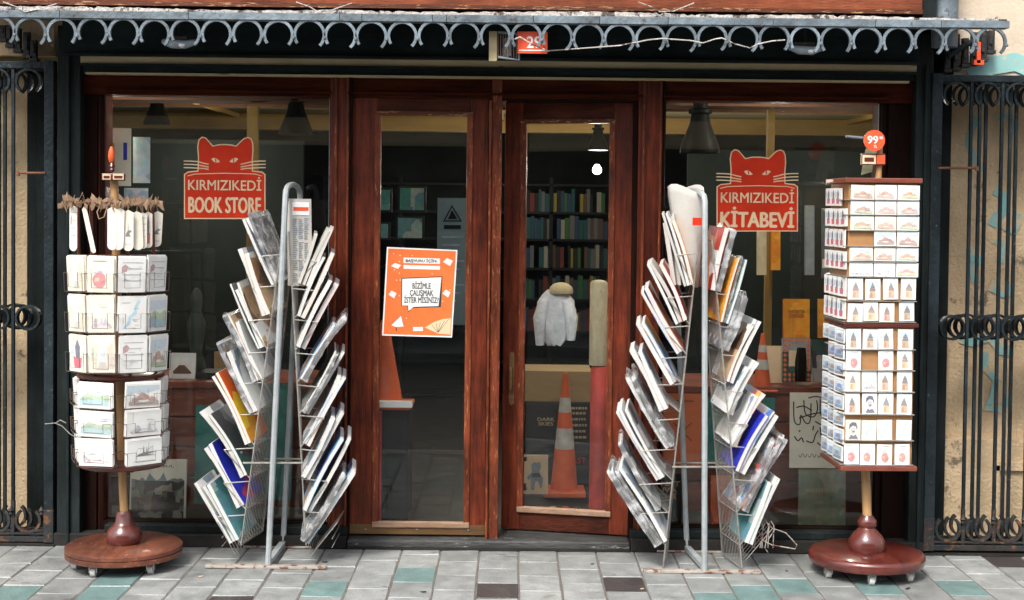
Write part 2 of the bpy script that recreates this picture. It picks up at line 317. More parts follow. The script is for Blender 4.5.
def covermat(key, cols, scale=9):
    m=bpy.data.materials.new('cover_'+key); m.use_nodes=True; t=m.node_tree; N=t.nodes; L=t.links; b=N['Principled BSDF']
    tc=N.new('ShaderNodeTexCoord'); vo=N.new('ShaderNodeTexVoronoi'); vo.distance='CHEBYCHEV'; vo.inputs['Scale'].default_value=scale; vo.inputs['Randomness'].default_value=.8
    oi=N.new('ShaderNodeObjectInfo'); ad=N.new('ShaderNodeVectorMath'); ad.operation='ADD'; L.new(tc.outputs['Object'],ad.inputs[0])
    cx=N.new('ShaderNodeCombineXYZ'); [L.new(oi.outputs['Random'],cx.inputs[i]) for i in range(3)]; L.new(cx.outputs[0],ad.inputs[1])
    L.new(ad.outputs[0],vo.inputs[0]); sp=N.new('ShaderNodeSeparateColor'); L.new(vo.outputs['Color'],sp.inputs[0])
    cr=N.new('ShaderNodeValToRGB'); cr.color_ramp.interpolation='CONSTANT'
    e=cr.color_ramp.elements; e[0].color=(*cols[0],1); e[1].position=1/len(cols); e[1].color=(*cols[1],1)
    for i in range(2,len(cols)): q=e.new(i/len(cols)); q.color=(*cols[i],1)
    L.new(sp.outputs[0],cr.inputs[0])
    no=N.new('ShaderNodeTexNoise'); no.inputs['Scale'].default_value=35; no.inputs['Detail'].default_value=6; L.new(ad.outputs[0],no.inputs[0])
    mx=N.new('ShaderNodeMix'); mx.data_type='RGBA'; mx.blend_type='OVERLAY'; mx.inputs['Factor'].default_value=.6; L.new(cr.outputs[0],mx.inputs['A']); L.new(no.outputs['Color'],mx.inputs['B'])
    L.new(mx.outputs['Result'],b.inputs['Base Color']); b.inputs['Roughness'].default_value=.28; MATS[key]=m
W_=(.72,.72,.70); K_=(.04,.04,.045)
covermat('cv_blue',[(.02,.03,.42),(.02,.03,.42),(.03,.04,.5),(.35,.03,.10),(.02,.03,.42)],7)
covermat('cv_yellow',[(.75,.48,.03),(.72,.12,.02),(.75,.5,.04),(.7,.3,.03)],6)
covermat('cv_white',[W_,W_,(.5,.55,.6),W_,(.25,.3,.36)],9)
covermat('cv_grey',[(.25,.28,.3),(.12,.14,.16),W_,(.4,.42,.44)],9)
covermat('cv_dark',[K_,(.10,.11,.12),(.03,.08,.07),(.3,.3,.3)],8)
covermat('cv_red',[(.45,.04,.03),W_,(.3,.03,.04),(.6,.2,.1)],8)
covermat('cv_sky',[(.12,.28,.55),(.25,.45,.65),W_,(.08,.16,.4),(.6,.3,.1)],8)
covermat('cv_color',[W_,(.7,.35,.08),(.15,.3,.6),(.55,.08,.12),W_],14)
covermat('cv_brown',[(.35,.18,.08),(.15,.08,.05),W_,(.5,.35,.2)],8)
covermat('cv_orange',[(.72,.30,.03),(.72,.32,.04),(.6,.22,.02)],8)
covermat('cv_teal',[(.05,.2,.2),(.3,.4,.4),(.1,.25,.28)],8)
covermat('photo_grey',[(.07,.065,.06),(.16,.15,.13),(.05,.048,.045),(.28,.26,.22)],28)
covermat('watermark',[(.22,.23,.15),(.28,.28,.2),(.18,.2,.13)],10)
# ================================================================== GROUND
X0T, PW, LT = 0.047, 0.187, 0.252
def pavement():
    mb=MB(); rng=random.Random(3)
    def px2(x,y):  # ground point under a photo pixel
        d = CROT @ Vector(((x-512)/FPX, (300-y)/FPX + SHIFT*1024/FPX, -1.0)); t=-CAM.z/d.z; return CAM+d*t
    def cell(p):
        c=math.floor((p.x-X0T)/PW); off=0.0 if c%2==0 else LT/2
        return c, math.floor((p.y-off+0.325)/LT)
    special={}
    for x,y in ((25,594),(128,580),(106,593),(331,587),(422,571),(709,593),(803,593),(890,593),(965,582),(985,594)): special[cell(px2(x,y))]=2
    for x,y in ((237,598),(503,585),(627,578),(1015,566)): special[cell(px2(x,y))]=3
    for c in range(-26,26):
        off=0.0 if c%2==0 else LT/2
        for r in range(-9,3):
            jx=rng.uniform(-.0015,.0015); x0=X0T+c*PW+.003+jx; x1=x0+PW-.0075; y0=r*LT+off-.325+.003+rng.uniform(-.001,.002); y1=y0+LT-.006
            if y1>0.12: y1=.12
            if y1-y0<.02: continue
            z=rng.uniform(-.0015,.0015); e=.004
            mi=special.get((c,r),None)
            if mi is None:
                q=rng.random(); mi=1 if q<.38 else 0
                if (c,r)[1]<-2 and q>.93: mi=2
            t=[z+rng.uniform(-.0022,.0018) for _ in range(4)]
            vs=[(x0,y0,-.0045),(x1,y0,-.0045),(x1,y1,-.0045),(x0,y1,-.0045),(x0+e,y0+e,t[0]),(x1-e,y0+e,t[1]),(x1-e,y1-e,t[2]),(x0+e,y1-e,t[3])]
            mb.add(vs,[(4,5,6,7),(0,1,5,4),(1,2,6,5),(2,3,7,6),(3,0,4,7)],mi)
    o=mb.build('pavement',['tile_grey','tile_grey_b','tile_teal','tile_dark'],origin=(0,0,0)); tag(o,kind='structure')
    o=MB().box(-9,9,-2.6,.3,-.2,-.004).build('pavement_bed','mortar'); tag(o,kind='structure')
    o=MB().box(-9,9,-2.72,-2.6,-.2,.004).build('kerb','tile_grey',bevel=.01); tag(o,kind='structure')
    o=MB().box(-60,60,-60,60,-.26,-.14).build('road','asphalt'); tag(o,kind='structure')
    o=MB().box(-9,9,-13.5,-9.5,-.14,-.02).build('far_pavement','tile_grey'); tag(o,kind='structure')
    o=MB().box(-3.6,3.2,.3,5.6,-.02,.035).build('shop_floor','shop_floor'); tag(o,kind='structure')
pavement()
o=MB().box(-60,60,-3.55,-3.40,-.14,-.136).build('added_road_stripe','white'); tag(o,kind='structure')  # unseen white stripe added to mirror as a pale band in the glass

# ================================================================== SHOP BUILDING
B = thing('shop_building',(0,0,0),'old bookshop front with red-brown timber doors, big shop windows and dark canopy fascia','shop building')
def part(mb,name,mats,parent=B,**k): return mb.build(name,mats,parent,**k)
# upper part
m=MB(); m.hbox(-60,917,-60,9,-.22,.4); part(m,'upper_timber_band','terracotta',bevel=.006)
m=MB(); m.hbox(-60,917,5.5,9.5,-.255,-.22); part(m,'timber_moulding','wood_edge_h')
m=MB(); m.hbox(917,930,-60,22,-.20,.2); part(m,'band_end_trim','jamb_black')
m=MB(); xx=PX(939,-.12); m.tube([(xx,-.12,2.45),(xx,-.12,3.2)],.062,16); part(m,'downpipe','iron_light',smooth=True)
# canopy slab between frieze and wall
CE=-.68; xa_,xb_=PX(-40,CE),PX(1001,CE); za_,zb2=PZ(21.5,CE),PZ(14,CE); rise=.085
m=MB(); m.add([(xa_,CE,za_),(xb_,CE,za_),(xb_,.1,za_+rise),(xa_,.1,za_+rise),(xa_,CE,zb2),(xb_,CE,zb2),(xb_,.1,zb2+rise),(xa_,.1,zb2+rise)],[(0,3,2,1),(4,5,6,7),(0,1,5,4),(1,2,6,5),(2,3,7,6),(3,0,4,7)]); part(m,'canopy_slab','black_dirt')
# crumbling white ledge on the canopy
rng=random.Random(5); m=MB(); n=260; xa,xb=PX(-20,-.69),PX(992,-.69); top=[];z0=PZ(15.5,-.69)
for i in range(n):
    x=xa+(xb-xa)*i/(n-1); base=.014+.006*math.sin(i*.07)*math.sin(i*.031)+rng.uniform(-.0025,.0025)
    if rng.random()<.06: base=.006
    top.append((x,base))
for i in range(n-1):
    x,h=top[i]; x1,h1=top[i+1]; yf=-.695-rng.uniform(0,.006)
    m.add([(x,yf,z0),(x1,yf,z0),(x1,-.60,z0),(x,-.60,z0),(x,yf,z0+h),(x1,yf,z0+h1),(x1,-.60,z0+h1+.010),(x,-.60,z0+h+.010)],[(0,1,5,4),(4,5,6,7),(0,3,2,1),(2,3,7,6)])
m.add([(xb,-.69,z0),(xb,-.6,z0),(xb,-.6,z0+.02),(xb,-.69,z0+.02)],[(0,1,2,3)])
part(m,'peeling_ledge','peel_white')

# fascia
m=MB(); m.hbox(62,914,20,57.5,-.12,.1); part(m,'fascia_board','fascia')
m=MB(); m.hbox(62,914,57.5,60,-.14,-.1); part(m,'fascia_bead','jamb_black'); m=MB(); m.hbox(80,914,67.5,70,-.11,-.06); part(m,'fascia_bead','jamb_black')
m=MB(); m.hbox(80,912,60.2,67.5,-.10,.05); part(m,'cream_strip','soffit_cream')
m=MB(); m.hbox(82,912,70,76.5,-.085,.05); part(m,'lower_fascia','fascia')
m=MB(); m.hbox(85,905,76.7,78.6,-.095,.0); part(m,'edge_lath','soffit_cream')
# timber header
m=MB(); m.hbox(80,914,78.6,99,-.046,.09); part(m,'header_beam','header_wood',bevel=.004)
for a_,b_ in ((346,640),(104,330),(661,885)):
    m=MB(); m.hbox(a_,b_,93.5,95.4,-.07,-.05); part(m,'header_moulding','header_wood')
# jambs
GZ=0.0
def post(x0,x1,Y0,Y1,mat,name,yt=78.6,zb=0.03,bevel=.004):
    m=MB(); m.box(PX(x0,Y0),PX(x1,Y0),Y0,Y1,zb,PZ(yt,Y0)); return part(m,name,mat,bevel=bevel)
post(57,80,-.10,.3,'jamb_black','jamb',30,0.0); post(66,69,-.12,-.1,'fascia','jamb_bead',60,0.0)
post(80,97,-.03,.12,'wood_dark','side_post'); post(97,105,-.01,.12,'wood_red','side_post')
post(885,912,-.02,.3,'wood_dark','side_post'); post(912,929,-.10,.3,'jamb_black','jamb',30,0.0); post(921,924,-.12,-.1,'fascia','jamb_bead',60,0.0)
post(876,886,-.005,.1,'wood_dark','side_post')
# mullion posts between windows and doors
for xs in ((329,351),(636,663)):
    a,b=xs; post(a,b,-.05,.12,'wood_red','mullion')
    post(a+4,a+7,-.062,-.05,'wood_edge','mullion_bead'); post(b-6,b-3.5,-.068,-.05,'wood_edge','mullion_bead'); post(b-2.5,b,-.06,-.05,'wood_dark','mullion_bead')
post(490,500,-.055,.1,'wood_edge','centre_post')
post(487.2,489.8,-.075,-.05,'wood_edge','centre_bead',100)
# step, sills
m=MB(); m.box(PX(349,-.1),PX(633,-.1),-.11,.25,0,.047); part(m,'stone_step','stone_step',bevel=.008)
m=MB(); m.box(PX(349,-.1),PX(633,-.1),-.117,-.1,-.002,.014); part(m,'step_dirt_line','black_dirt')
m=MB()
m.box(PX(57,-.06),PX(349,-.06),-.112,.2,0,.062); part(m,'window_base','black_dirt',bevel=.005); m=MB(); m.box(PX(633,-.06),PX(925,-.06),-.112,.2,0,.062); part(m,'window_base','black_dirt',bevel=.005)
m=MB(); m.box(PX(105,-.08),PX(349,-.08),-.085,.0,.063,.10); part(m,'window_sill','jamb_black',bevel=.004); m=MB(); m.box(PX(633,-.08),PX(885,-.08),-.085,.0,.063,.10); part(m,'window_sill','jamb_black',bevel=.004)
m=MB(); m.box(-5.4,PX(56,-.1),-.118,.2,-.01,.010); part(m,'foundation_strip','black_dirt'); m=MB(); m.box(PX(926,-.1),5.4,-.118,.2,-.01,.010); part(m,'foundation_strip','black_dirt')
# shop windows
def window(x0,x1,yt,yb,label):
    w_=MB(); t=1.8
    Z0,Z1=PZ(yb,0),PZ(yt,0); XA,XB=PX(x0,0),PX(x1,0); s=.012
    w_.box(XA,XB,-.02,.05,Z1,Z1+.03); w_.box(XA,XB,-.02,.05,Z0-.08,Z0); w_.box(XA-.02,XA,-.02,.05,Z0-.08,Z1+.03); w_.box(XB,XB+.02,-.02,.05,Z0-.08,Z1+.03)
    f=part(w_,'shop_window','wood_dark'); tag(f,label)
    g=MB(); g.box(XA,XB,.02,.026,Z0,Z1); g.build('glass_pane','glass',f)
    e=MB(); e.box(XB-.007,XB,.008,.02,Z0,Z1) ; e.build('putty_line','iron_grey',f)
window(105,329,94.5,524,'left shop window'); window(663,877,98,524,'right shop window')
# left door (closed)
def door(F,W,H,stL,stR,top,bot,label,handle):
    d=MB()
    o=bpy.data.objects.new('door',None); COL.objects.link(o); o.parent=B; o.location=F.o-WL[B.name]; WL[o.name]=F.o.copy(); tag(o,label)
    d.boxf(F,0,stL,0,H,-.045,0); d.build('door_stile','wood_red',o,bevel=.003); d=MB(); d.boxf(F,W-stR,W,0,H,-.045,0); d.build('door_stile','wood_red',o,bevel=.003)
    d=MB(); d.boxf(F,stL+.0005,W-stR-.0005,H-top,H,-.045,-.001); d.build('door_rail','wood_red_h',o,bevel=.003); d=MB(); d.boxf(F,stL+.0005,W-stR-.0005,0,bot,-.045,-.001); d.build('door_rail','wood_red_h',o,bevel=.003)
    g=MB(); g.boxf(F,stL,W-stR,bot,H-top,-.03,-.024); g.build('glass_pane','glass',o)
    b=MB(); k=.018
    b.boxf(F,stL-.012,stL+k,bot,H-top,-.02,.008); b.build('glazing_bead','wood_edge',o,bevel=.003); b=MB(); b.boxf(F,W-stR-k,W-stR+.012,bot,H-top,-.02,.008)
    b.build('glazing_bead','wood_edge',o,bevel=.003)
    b=MB(); b.boxf(F,stL-.012,W-stR+.012,H-top-k*.6,H-top+.012,-.02,.009); b.build('glazing_bead','wood_edge_h',o,bevel=.003)
    b=MB(); b.boxf(F,stL-.012,W-stR+.012,bot-.012,bot+k*.9,-.02,.014); b.build('bottom_bead','sill_pale',o,bevel=.004)
    return o
zb=.055
XL,XR=PX(351,-.03),PX(487,-.03); Hh=PZ(95.4,-.03)-zb
F=Fr((XL,-.03,zb)); WL_=XR-XL
pxm=204.6
d1=door(F,WL_,Hh,(376-351)/pxm,(487-469)/pxm,(114.5-95.4)/pxm,PZ(526,-.03)-zb,'closed left door leaf with glass',False)
k=MB(); k.boxf(F,.0,WL_,.004,.05,.0,.006); k.build('kick_strip','brass_strip',d1)
for q in (.12,.5,.88):
    k=MB(); k.lathe(F.p(q*WL_,.027,.0061)+Vector((0,0,0)),[(.0,-.003),(.004,-.003),(.004,.003),(.0,.003)],8); k.build('screw','iron_grey',d1)
# door frame around right opening
# right door, ajar inwards, hinged on its right edge
TH=12.0; Xh=PX(631,0.0); Wd=.64; u=Vector((math.cos(R(TH)),-math.sin(R(TH)),0)); O=Vector((Xh,0.0,zb))-u*Wd
F2=Fr(O,u)
d2=door(F2,Wd,PZ(101,0)-zb,.092,.098,.092,.10,'right door leaf standing slightly ajar inwards',True)
hm=MB(); hc=.047; hz=1.65-(379-210)/1422*7.07-zb
hm.prism(F2,[(hc-.013,hz-.1),(hc-.012,hz-.125),(hc,hz-.135),(hc+.012,hz-.125),(hc+.013,hz-.1),(hc+.013,hz+.1),(hc+.012,hz+.125),(hc,hz+.135),(hc-.012,hz+.125),(hc-.013,hz+.1)],0,.004)
h_=hm.build('handle_plate','brass_strip',d2,bevel=.001)
hm=MB(); hm.tube([F2.p(hc,hz+.055,.004),F2.p(hc,hz+.055,.03),F2.p(hc+.004,hz+.03,.04),F2.p(hc+.004,hz-.03,.04),F2.p(hc,hz-.055,.03),F2.p(hc,hz-.055,.004)],.006,8); hm.build('door_handle','brass_strip',d2,smooth=True)
hm=MB(); hm.boxf(F2,.082,.086,hz+.16,1.75,.0,.0015); hm.boxf(F2,.03,.036,1.5,1.9,.0,.0012); hm.build('paint_chips','iron_grey',d2) if False else None
post(631.2,636,-.04,.1,'wood_dark','centre_post')
# inside return of the frame above the ajar door
m=MB(); m.hbox(500,632,95.4,101,-.045,.1); part(m,'door_head','wood_dark')
# side walls
m=MB(); m.box(-5.5,PX(47,.25),.25,.6,-.1,3.4); part(m,'stucco_wall','stucco')
m=MB(); m.box(PX(929,.3),5.5,.28,.6,-.1,2.32); part(m,'stucco_wall','stucco'); m=MB(); m.box(PX(929,.3),5.5,.22,.279,-.1,PZ(440,.22,980)); part(m,'wall_plinth','stucco')
m=MB(); m.box(PX(950,0),5.5,.02,.6,2.322,3.4); part(m,'upper_cream_wall','cream_wall')
m=MB(); m.box(PX(912,0),PX(950,0),.05,.5,2.32,3.4); part(m,'corner_return','jamb_black')
m=MB(); m.box(PX(27,.2),PX(57,.2),.2,.245,0,PZ(64,.2)); part(m,'gate_dark_panel','jamb_black')  # dark panels behind both gates, next to the posts
m=MB(); m.box(PX(929,.2),PX(946,.2),.17,.215,0,PZ(70,.2)); part(m,'gate_dark_panel','jamb_black')
m=MB(); m.box(PX(-30,.1),PX(57,.1),.05,.24,PZ(62,.1),3.4);part(m,'upper_stucco','stucco')
m=MB()   # raised panel border low on the right wall
Yp=.219; xa=PX(996,Yp); m.box(xa,xa+.03,Yp-.02,Yp,.1,PZ(465,Yp,1000)); m.box(xa,xa+.6,Yp-.02,Yp,PZ(470,Yp,1000),PZ(462,Yp,1000)); part(m,'wall_panel_border','stucco')
rg=random.Random(2)
SN=[0]
def stroke(pts,wd,Y):
    g=MB()
    F_=Fr((0,Y,0)); P=[(at(x,y,Y).x,at(x,y,Y).z) for x,y in pts]
    SN[0]+=.0004; g.bar(F_,P,wd,SN[0],.0015+SN[0]); part(g,'graffiti','graffiti')
for pts,wd in (([(978,118),(971,130),(968,144),(974,158),(984,170)],.035),([(995,120),(1004,114),(1011,120),(1014,134)],.03),([(995,190),(1003,196),(1002,212),(994,222)],.05),
    ([(998,214),(992,226)],.05),([(996,240),(1004,248),(999,262)],.04),([(968,250),(975,258),(982,262)],.05),([(970,262),(976,282)],.04),([(990,285),(1004,292),(1012,290)],.06),
    ([(960,338),(972,342),(990,337),(1000,350),(1012,352)],.05),([(985,352),(985,368),(996,380),(992,398),(986,408),(1002,410),(1008,396)],.035),([(1005,225),(1012,232),(1020,215)],.05),([(970,78),(990,66),(1015,62),(1030,68)],.09)):
    stroke(pts,wd,.2785 if pts[0][1]>80 else .0185)
# ---- shop interior shell
m=MB(); m.box(-3.6,3.2,.12,5.6,2.32,2.4); part(m,'ceiling','shop_ceiling')
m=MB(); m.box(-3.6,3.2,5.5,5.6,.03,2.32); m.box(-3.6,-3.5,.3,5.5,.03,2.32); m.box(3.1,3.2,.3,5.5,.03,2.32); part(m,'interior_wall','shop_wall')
m=MB(); m.box(-3.5,3.1,3.3,3.4,2.21,2.32); part(m,'ceiling_beam','beam_yellow')
m=MB(); m.box(-3.5,3.1,.7,.95,2.22,2.32); part(m,'ceiling_beam','beam_matte')
m=MB(); m.box(-3.5,3.1,2.0,2.06,2.28,2.32); part(m,'ceiling_batten','beam_matte')
for x in (-2.0,-.1,.9,2.4):
    m=MB(); m.box(x,x+.03,.95,3.3,2.29,2.32); part(m,'ceiling_batten','beam_yellow')
m=MB(); m.box(-3.5,-1.35,2.2,2.26,.035,2.08); part(m,'dark_backdrop','shop_wall')  # added near-black backdrop, keeps the view into the shop dark
m=MB(); m.box(1.15,3.1,2.4,2.46,.035,2.06); part(m,'dark_backdrop','shop_wall')
m=MB(); x=PX(251,.8); m.box(x-.028,x+.03,.8,.85,.035,2.2); part(m,'yellow_post','post_ochre')
m=MB(); x=PX(770,1.2); m.box(x-.02,x+.02,1.25,1.3,.035,2.3); part(m,'yellow_post','post_ochre')
# ---- building across the street (seen only in reflections)
Bo=thing('opposite_building',(0,-13.5,0),'plain dark house front across the street, mirrored faintly in the shop glass','building')
m=MB(); m.box(-12,12,-14.5,-13.5,-.1,6.0); m.build('wall','opposite_wall',Bo)
for x in range(-11,11,3):
    m=MB(); m.box(x,x+1.9,-13.52,-13.4,.4,2.3); m.build('window','opposite_dark',Bo)
    m=MB(); m.box(x+.3,x+1.5,-13.52,-13.4,3.3,5.0); m.build('window','opposite_dark',Bo)
m=MB(); m.add([(-6,-13.5,2.9),(6,-13.5,2.9),(6,-12.3,2.5),(-6,-12.3,2.5),(-6,-13.5,2.95),(6,-13.5,2.95),(6,-12.3,2.55),(-6,-12.3,2.55)],[(0,1,2,3),(4,5,6,7),(0,1,5,4),(1,2,6,5),(2,3,7,6),(3,0,4,7)]); m.build('awning','awning_cream',Bo)

# ================================================================== IRON FRIEZE
YF=-.70
Fz=thing('iron_frieze',(0,YF,PZ(37,YF)),'long pale grey iron frieze of horseshoe rings under the canopy edge','iron frieze')
z1,z0_=PZ(15.8,YF),PZ(23,YF)
cuts=[-40,60,188,338,360,430,444,530,596,664,768,870,935,1003]
for a,b in zip(cuts[:-1],cuts[1:]):
    m=MB(); m.box(PX(a,YF)+.001,PX(b,YF)-.001,YF-.012,YF+.05,z0_+random.uniform(-.001,.001),z1); m.build('rail','iron_light',Fz,bevel=.0015)
Ff=Fr((0,YF,0))
for k in range(-27,7):
    xp=800.5+30.8*k; X=PX(xp,YF); zc=PZ(37.5,YF); r=.0635
    tl=random.uniform(-.10,.10); r*=random.uniform(.95,1.03); zc+=random.uniform(-.003,.003); pts=[(X+r*math.cos(R(a)+tl),zc+r*math.sin(R(a)+tl)) for a in range(-46,227,13)]
    m=MB(); m.bar(Ff,pts,.0125,-.01,.006)
    o=m.build('scroll_ring','iron_light',Fz)
    m=MB(); m.lathe((X+.0677,YF-.008,zc-.012),[(.001,-.008),(.006,-.005),(.007,0),(.006,.005),(.001,.008)],8); m.build('knob','iron_light',Fz,smooth=True)
# strap ends above the gates
def straps(xs,label,red=None):
    Y=-.05; t=thing('folded_strap_bundle',at(xs[0][0],xs[0][2],Y),label,'iron straps')
    for x,yt,yb in xs:
        m=MB(); m.pbox(x-3.2,yt,x+3.0,yb,Y,Y+.03); m.pbox(x-4.2,yb,x+4.2,yb+3.5,Y-.012,Y+.04); m.pbox(x-2,yt+3,x+1,yb-6,Y-.012,Y+.0)
        m.build('strap',['gate_rust'],t,bevel=.002)
    if red:
        x,yt,yb=red; m=MB(); m.pbox(x-1.8,yt,x+1.8,yb,Y-.03,Y-.013); m.pbox(x-5,yb-3,x+5,yb+1.8,Y-.03,Y-.014); m.build('red_clip','tag_red',t)
straps([(948,40,69),(957,34,67),(966,38,64),(975,32,62),(984,30,58),(992,30,50)],'row of rusty brown strap ends above the right gate, with a red clip',(979,42,63))
straps([(2,25,38),(9,25,44),(17,28,49),(26,32,55),(33,40,58)],'row of rusty brown strap ends hanging in steps above the left gate')
o=MB(); Y=-.07; o.tube([at(948,57,Y),at(957,50,Y),at(968,44,Y),at(977,39,Y)],.014,8); o=o.build('grey_pipe_stub','jamb_black'); tag(o,'short dark pipe slanting up behind the last frieze rings at the right','pipe')

# ================================================================== FOLDING GATES
def gate(side):
    s=1 if side=='r' else -1
    Yf=-.10
    if side=='r': pl,pr,xr=(927.5,938,950.5); label='right folding iron gate, dark with rusty feet, folded against graffiti wall'
    else: pl,pr,xr=(44.5,54,31.2); label='left folding iron gate, blue-black with a rusty foot, folded against beige wall'
    zt=at(980 if s>0 else 30,75 if s>0 else 61.5,Yf).z; zb_=at(980 if s>0 else 30,551 if s>0 else 542,Yf).z
    G=thing('folding_gate',(PX(pl,Yf),Yf,0),label,'iron gate','folding gates beside the shop front')
    x0,x1=PX(pl,Yf),PX(pr,Yf)
    m=MB(); m.box(x0,x1,Yf-.01,Yf+.05,zb_-.0,zt+.006); m.build('post','gate_iron',G,bevel=.003)
    m=MB(); m.box(x0-.001,x1+.001,Yf-.012,Yf+.02,zb_-.001,zb_+.16); m.build('rusty_post_foot','gate_rust',G,bevel=.003)
    pitch=.1485; ncol=6
    xe = x1+pitch*ncol if s>0 else x0-pitch*ncol
    a,b=(x1,xe) if s>0 else (xe,x0)
    for li,(dy,dx) in enumerate(((0,0),(.055,.060),(.11,.108))):
        y=Yf+dy; sx=dx*s
        mat='gate_iron'
        m=MB(); m.box(a,b,y,y+.028,zt-.032,zt-.0005*li); m.build('top_rail',mat,G,bevel=.002)
        m=MB(); m.box(a,b,y,y+.028,zb_,zb_+.026); m.box(a,b,y+.004,y+.024,zb_+.034,zb_+.044); m.build('bottom_rail','gate_rust',G,bevel=.002)
        zm=at(972 if s>0 else 29,328 if s>0 else 318,Yf).z
        for k in range(ncol):
            xc=(x1+pitch*(k+.48)) if s>0 else (x0-pitch*(k+.55)); xc+=sx
            xb=xc+(pitch/2)*s
            if a+.01<xb<b-.01:
                m=MB(); m.box(xb-.007,xb+.007,y+.006,y+.024,zb_+.02,zt-.02); m.build('bar',mat,G)
                if li==0:
                    m=MB(); m.box(xb-.0085,xb+.0085,y+.005,y+.0245,zb_+.044,zb_+.20); m.build('bar_foot','gate_rust',G)
            if not (a<xc-.06 and xc+.06<b): continue
            Fg=Fr((0,y+.014,0)); r=.058
            pts=[(xc+r*math.cos(R(q)),zt-.032-.063+r*math.sin(R(q))) for q in range(-50,231,14)]
            m=MB(); m.bar(Fg,pts,.011,-.012,.012); m.build('top_ring',mat,G)
            pts=[(xc+r*.97*math.cos(R(q)),zm+r*.97*math.sin(R(q))) for q in range(0,360,15)]
            m=MB(); m.bar(Fg,pts,.010,-.022,.018,closed=True); m.build('middle_ring',mat,G)
            pts=[(xc+r*math.cos(R(q)),zb_+.044+.060+r*math.sin(R(q))) for q in range(130,411,14)]
            m=MB(); m.bar(Fg,pts,.013,-.012,.012); m.build('bottom_scroll','gate_rust',G)
            if li==0:
                q=MB(); q.lathe((xc+r+.010,y+.0,zb_+.15),[(.002,-.022),(.010,-.014),(.006,-.003),(.014,.004),(.008,.014),(.002,.026)],8); q.build('finial','gate_rust',G,smooth=True)
    yh=168 if s>0 else 173
    xs=(938,977) if s>0 else (18,45)
    m=MB(); m.tube([at(xs[0],yh,Yf-.012),at(xs[1],yh,Yf-.012)],.006,8); m.tube([at(xs[1] if s>0 else xs[0],yh-1.5,Yf-.012),at(xs[1] if s>0 else xs[0],yh+3,Yf-.012)],.009,8); m.build('catch_rod','rust',G)
gate('l'); gate('r')

# ================================================================== SIGNS ON THE GLASS
def catsign(ox,oy,lab,lines,sx=1.0):
    Y=.012
    T=lambda x,y:(at(x+ox,y+oy,Y).x,at(x+ox,y+oy,Y).z)
    F_=Fr((0,Y,0))
    # outline in photo pixels of the left sign
    L=[(184,219),(184,174),(188,171.5),(197.5,170.5),(198,157),(197.2,146),(198.5,139.5),(202,136.5),(206,137.5),(209.5,141.5),(213,145.5),
       (219,144.2),(225,144),(231,144.4),(236,145.5),(240,141.5),(244,138),(248,136.8),(251.5,138.5),(253.2,143),(253.6,150),(252.8,160),(253,170.5),(262,171.5),(265.5,174),(265.5,219)]
    P=[T(*q) for q in L]
    c=Vector((sum(p[0] for p in P)/len(P),sum(p[1] for p in P)/len(P)))
    def inset(P,d):
        out=[]; n=len(P)
        for i in range(n):
            a,b,c_=Vector(P[i-1]),Vector(P[i]),Vector(P[(i+1)%n]); t1=(b-a).normalized(); t2=(c_-b).normalized()
            n1=Vector((-t1.y,t1.x)); n2=Vector((-t2.y,t2.x)); bb=(n1+n2); bb=bb.normalized() if bb.length>1e-4 else n1
            out.append(tuple(b+bb*d/max(.5,bb.dot(n1))))
        return out
    area=sum(P[i-1][0]*P[i][1]-P[i][0]*P[i-1][1] for i in range(len(P)))
    dd=.0055 if area>0 else -.0055
    m=MB(); m.prism(F_,P,0,.001); s=m.build('shop_sign','sign_cream'); tag(s,lab,'shop sign','red cat-head shop signs on the windows')
    m=MB(); m.prism(F_,inset(P,dd),.001,.0018); m.build('red_cat_panel','sign_red',s)
    for sgn,cx0 in ((-1,0),(1,0)):
        m=MB()
        for j,(ya,yb) in enumerate(((161,163.5),(164.3,166.3),(167.6,168.6))):
            X=lambda x: 224.8+sgn*(x)
            m.bar(F_,[T(X(41),ya),T(X(34),ya+.1),T(X(27),ya+.6),T(X(20),yb),T(X(16),yb+.8)],.0055,.0018,.0025)
        m.build('whiskers','sign_cream',s)
    m=MB()
    for sgn in (-1,1):
        X=lambda x: 224.8+sgn*x
        m.prism(F_,[T(X(4.5),161.8),T(X(7),162.6),T(X(10.5),162.2),T(X(13.5),159),T(X(11),157.8),T(X(8),158.6)],.0018,.0026)
    m.build('eyes','sign_cream',s)
    m=MB()
    for sgn in (-1,1):
        X=lambda x: 224.8+sgn*x
        m.prism(F_,[T(X(8.2),158.8),T(X(9.6),158.5),T(X(9.4),162),T(X(8.4),162)],.0026,.003)
    m.build('pupils','sign_red',s)
    m=MB(); m.bar(F_,[T(187.5,176),T(195,174),T(225,173.2),T(255,174),T(262,176)],.004,.0018,.0024); m.build('head_line','sign_cream',s)
    a=T(224.8,184.5); b=T(224.8,203.5 if sx==1 else 203)
    k=1/204.6*1.0
    text(lines[0],F_,a[0],a[1]+(.005 if 'İ' in lines[0] else 0),73*k,13.5*k*(1.0),'sign_cream',s,bold=.012,n=.0027,depth=.001)
    text(lines[1],F_,b[0],b[1]-.008,(72 if sx==1 else 73)*k,(15.5 if sx==1 else 20)*k,'sign_cream',s,bold=.028,n=.0027)
catsign(0,0,'red cat-head sign reading BOOK STORE on the left window',['KIRMIZIKEDİ','BOOK STORE'])
catsign(532.5,12.5,'red cat-head sign reading KİTABEVİ on the right window',['KIRMIZIKEDİ','KİTABEVİ'],sx=2)
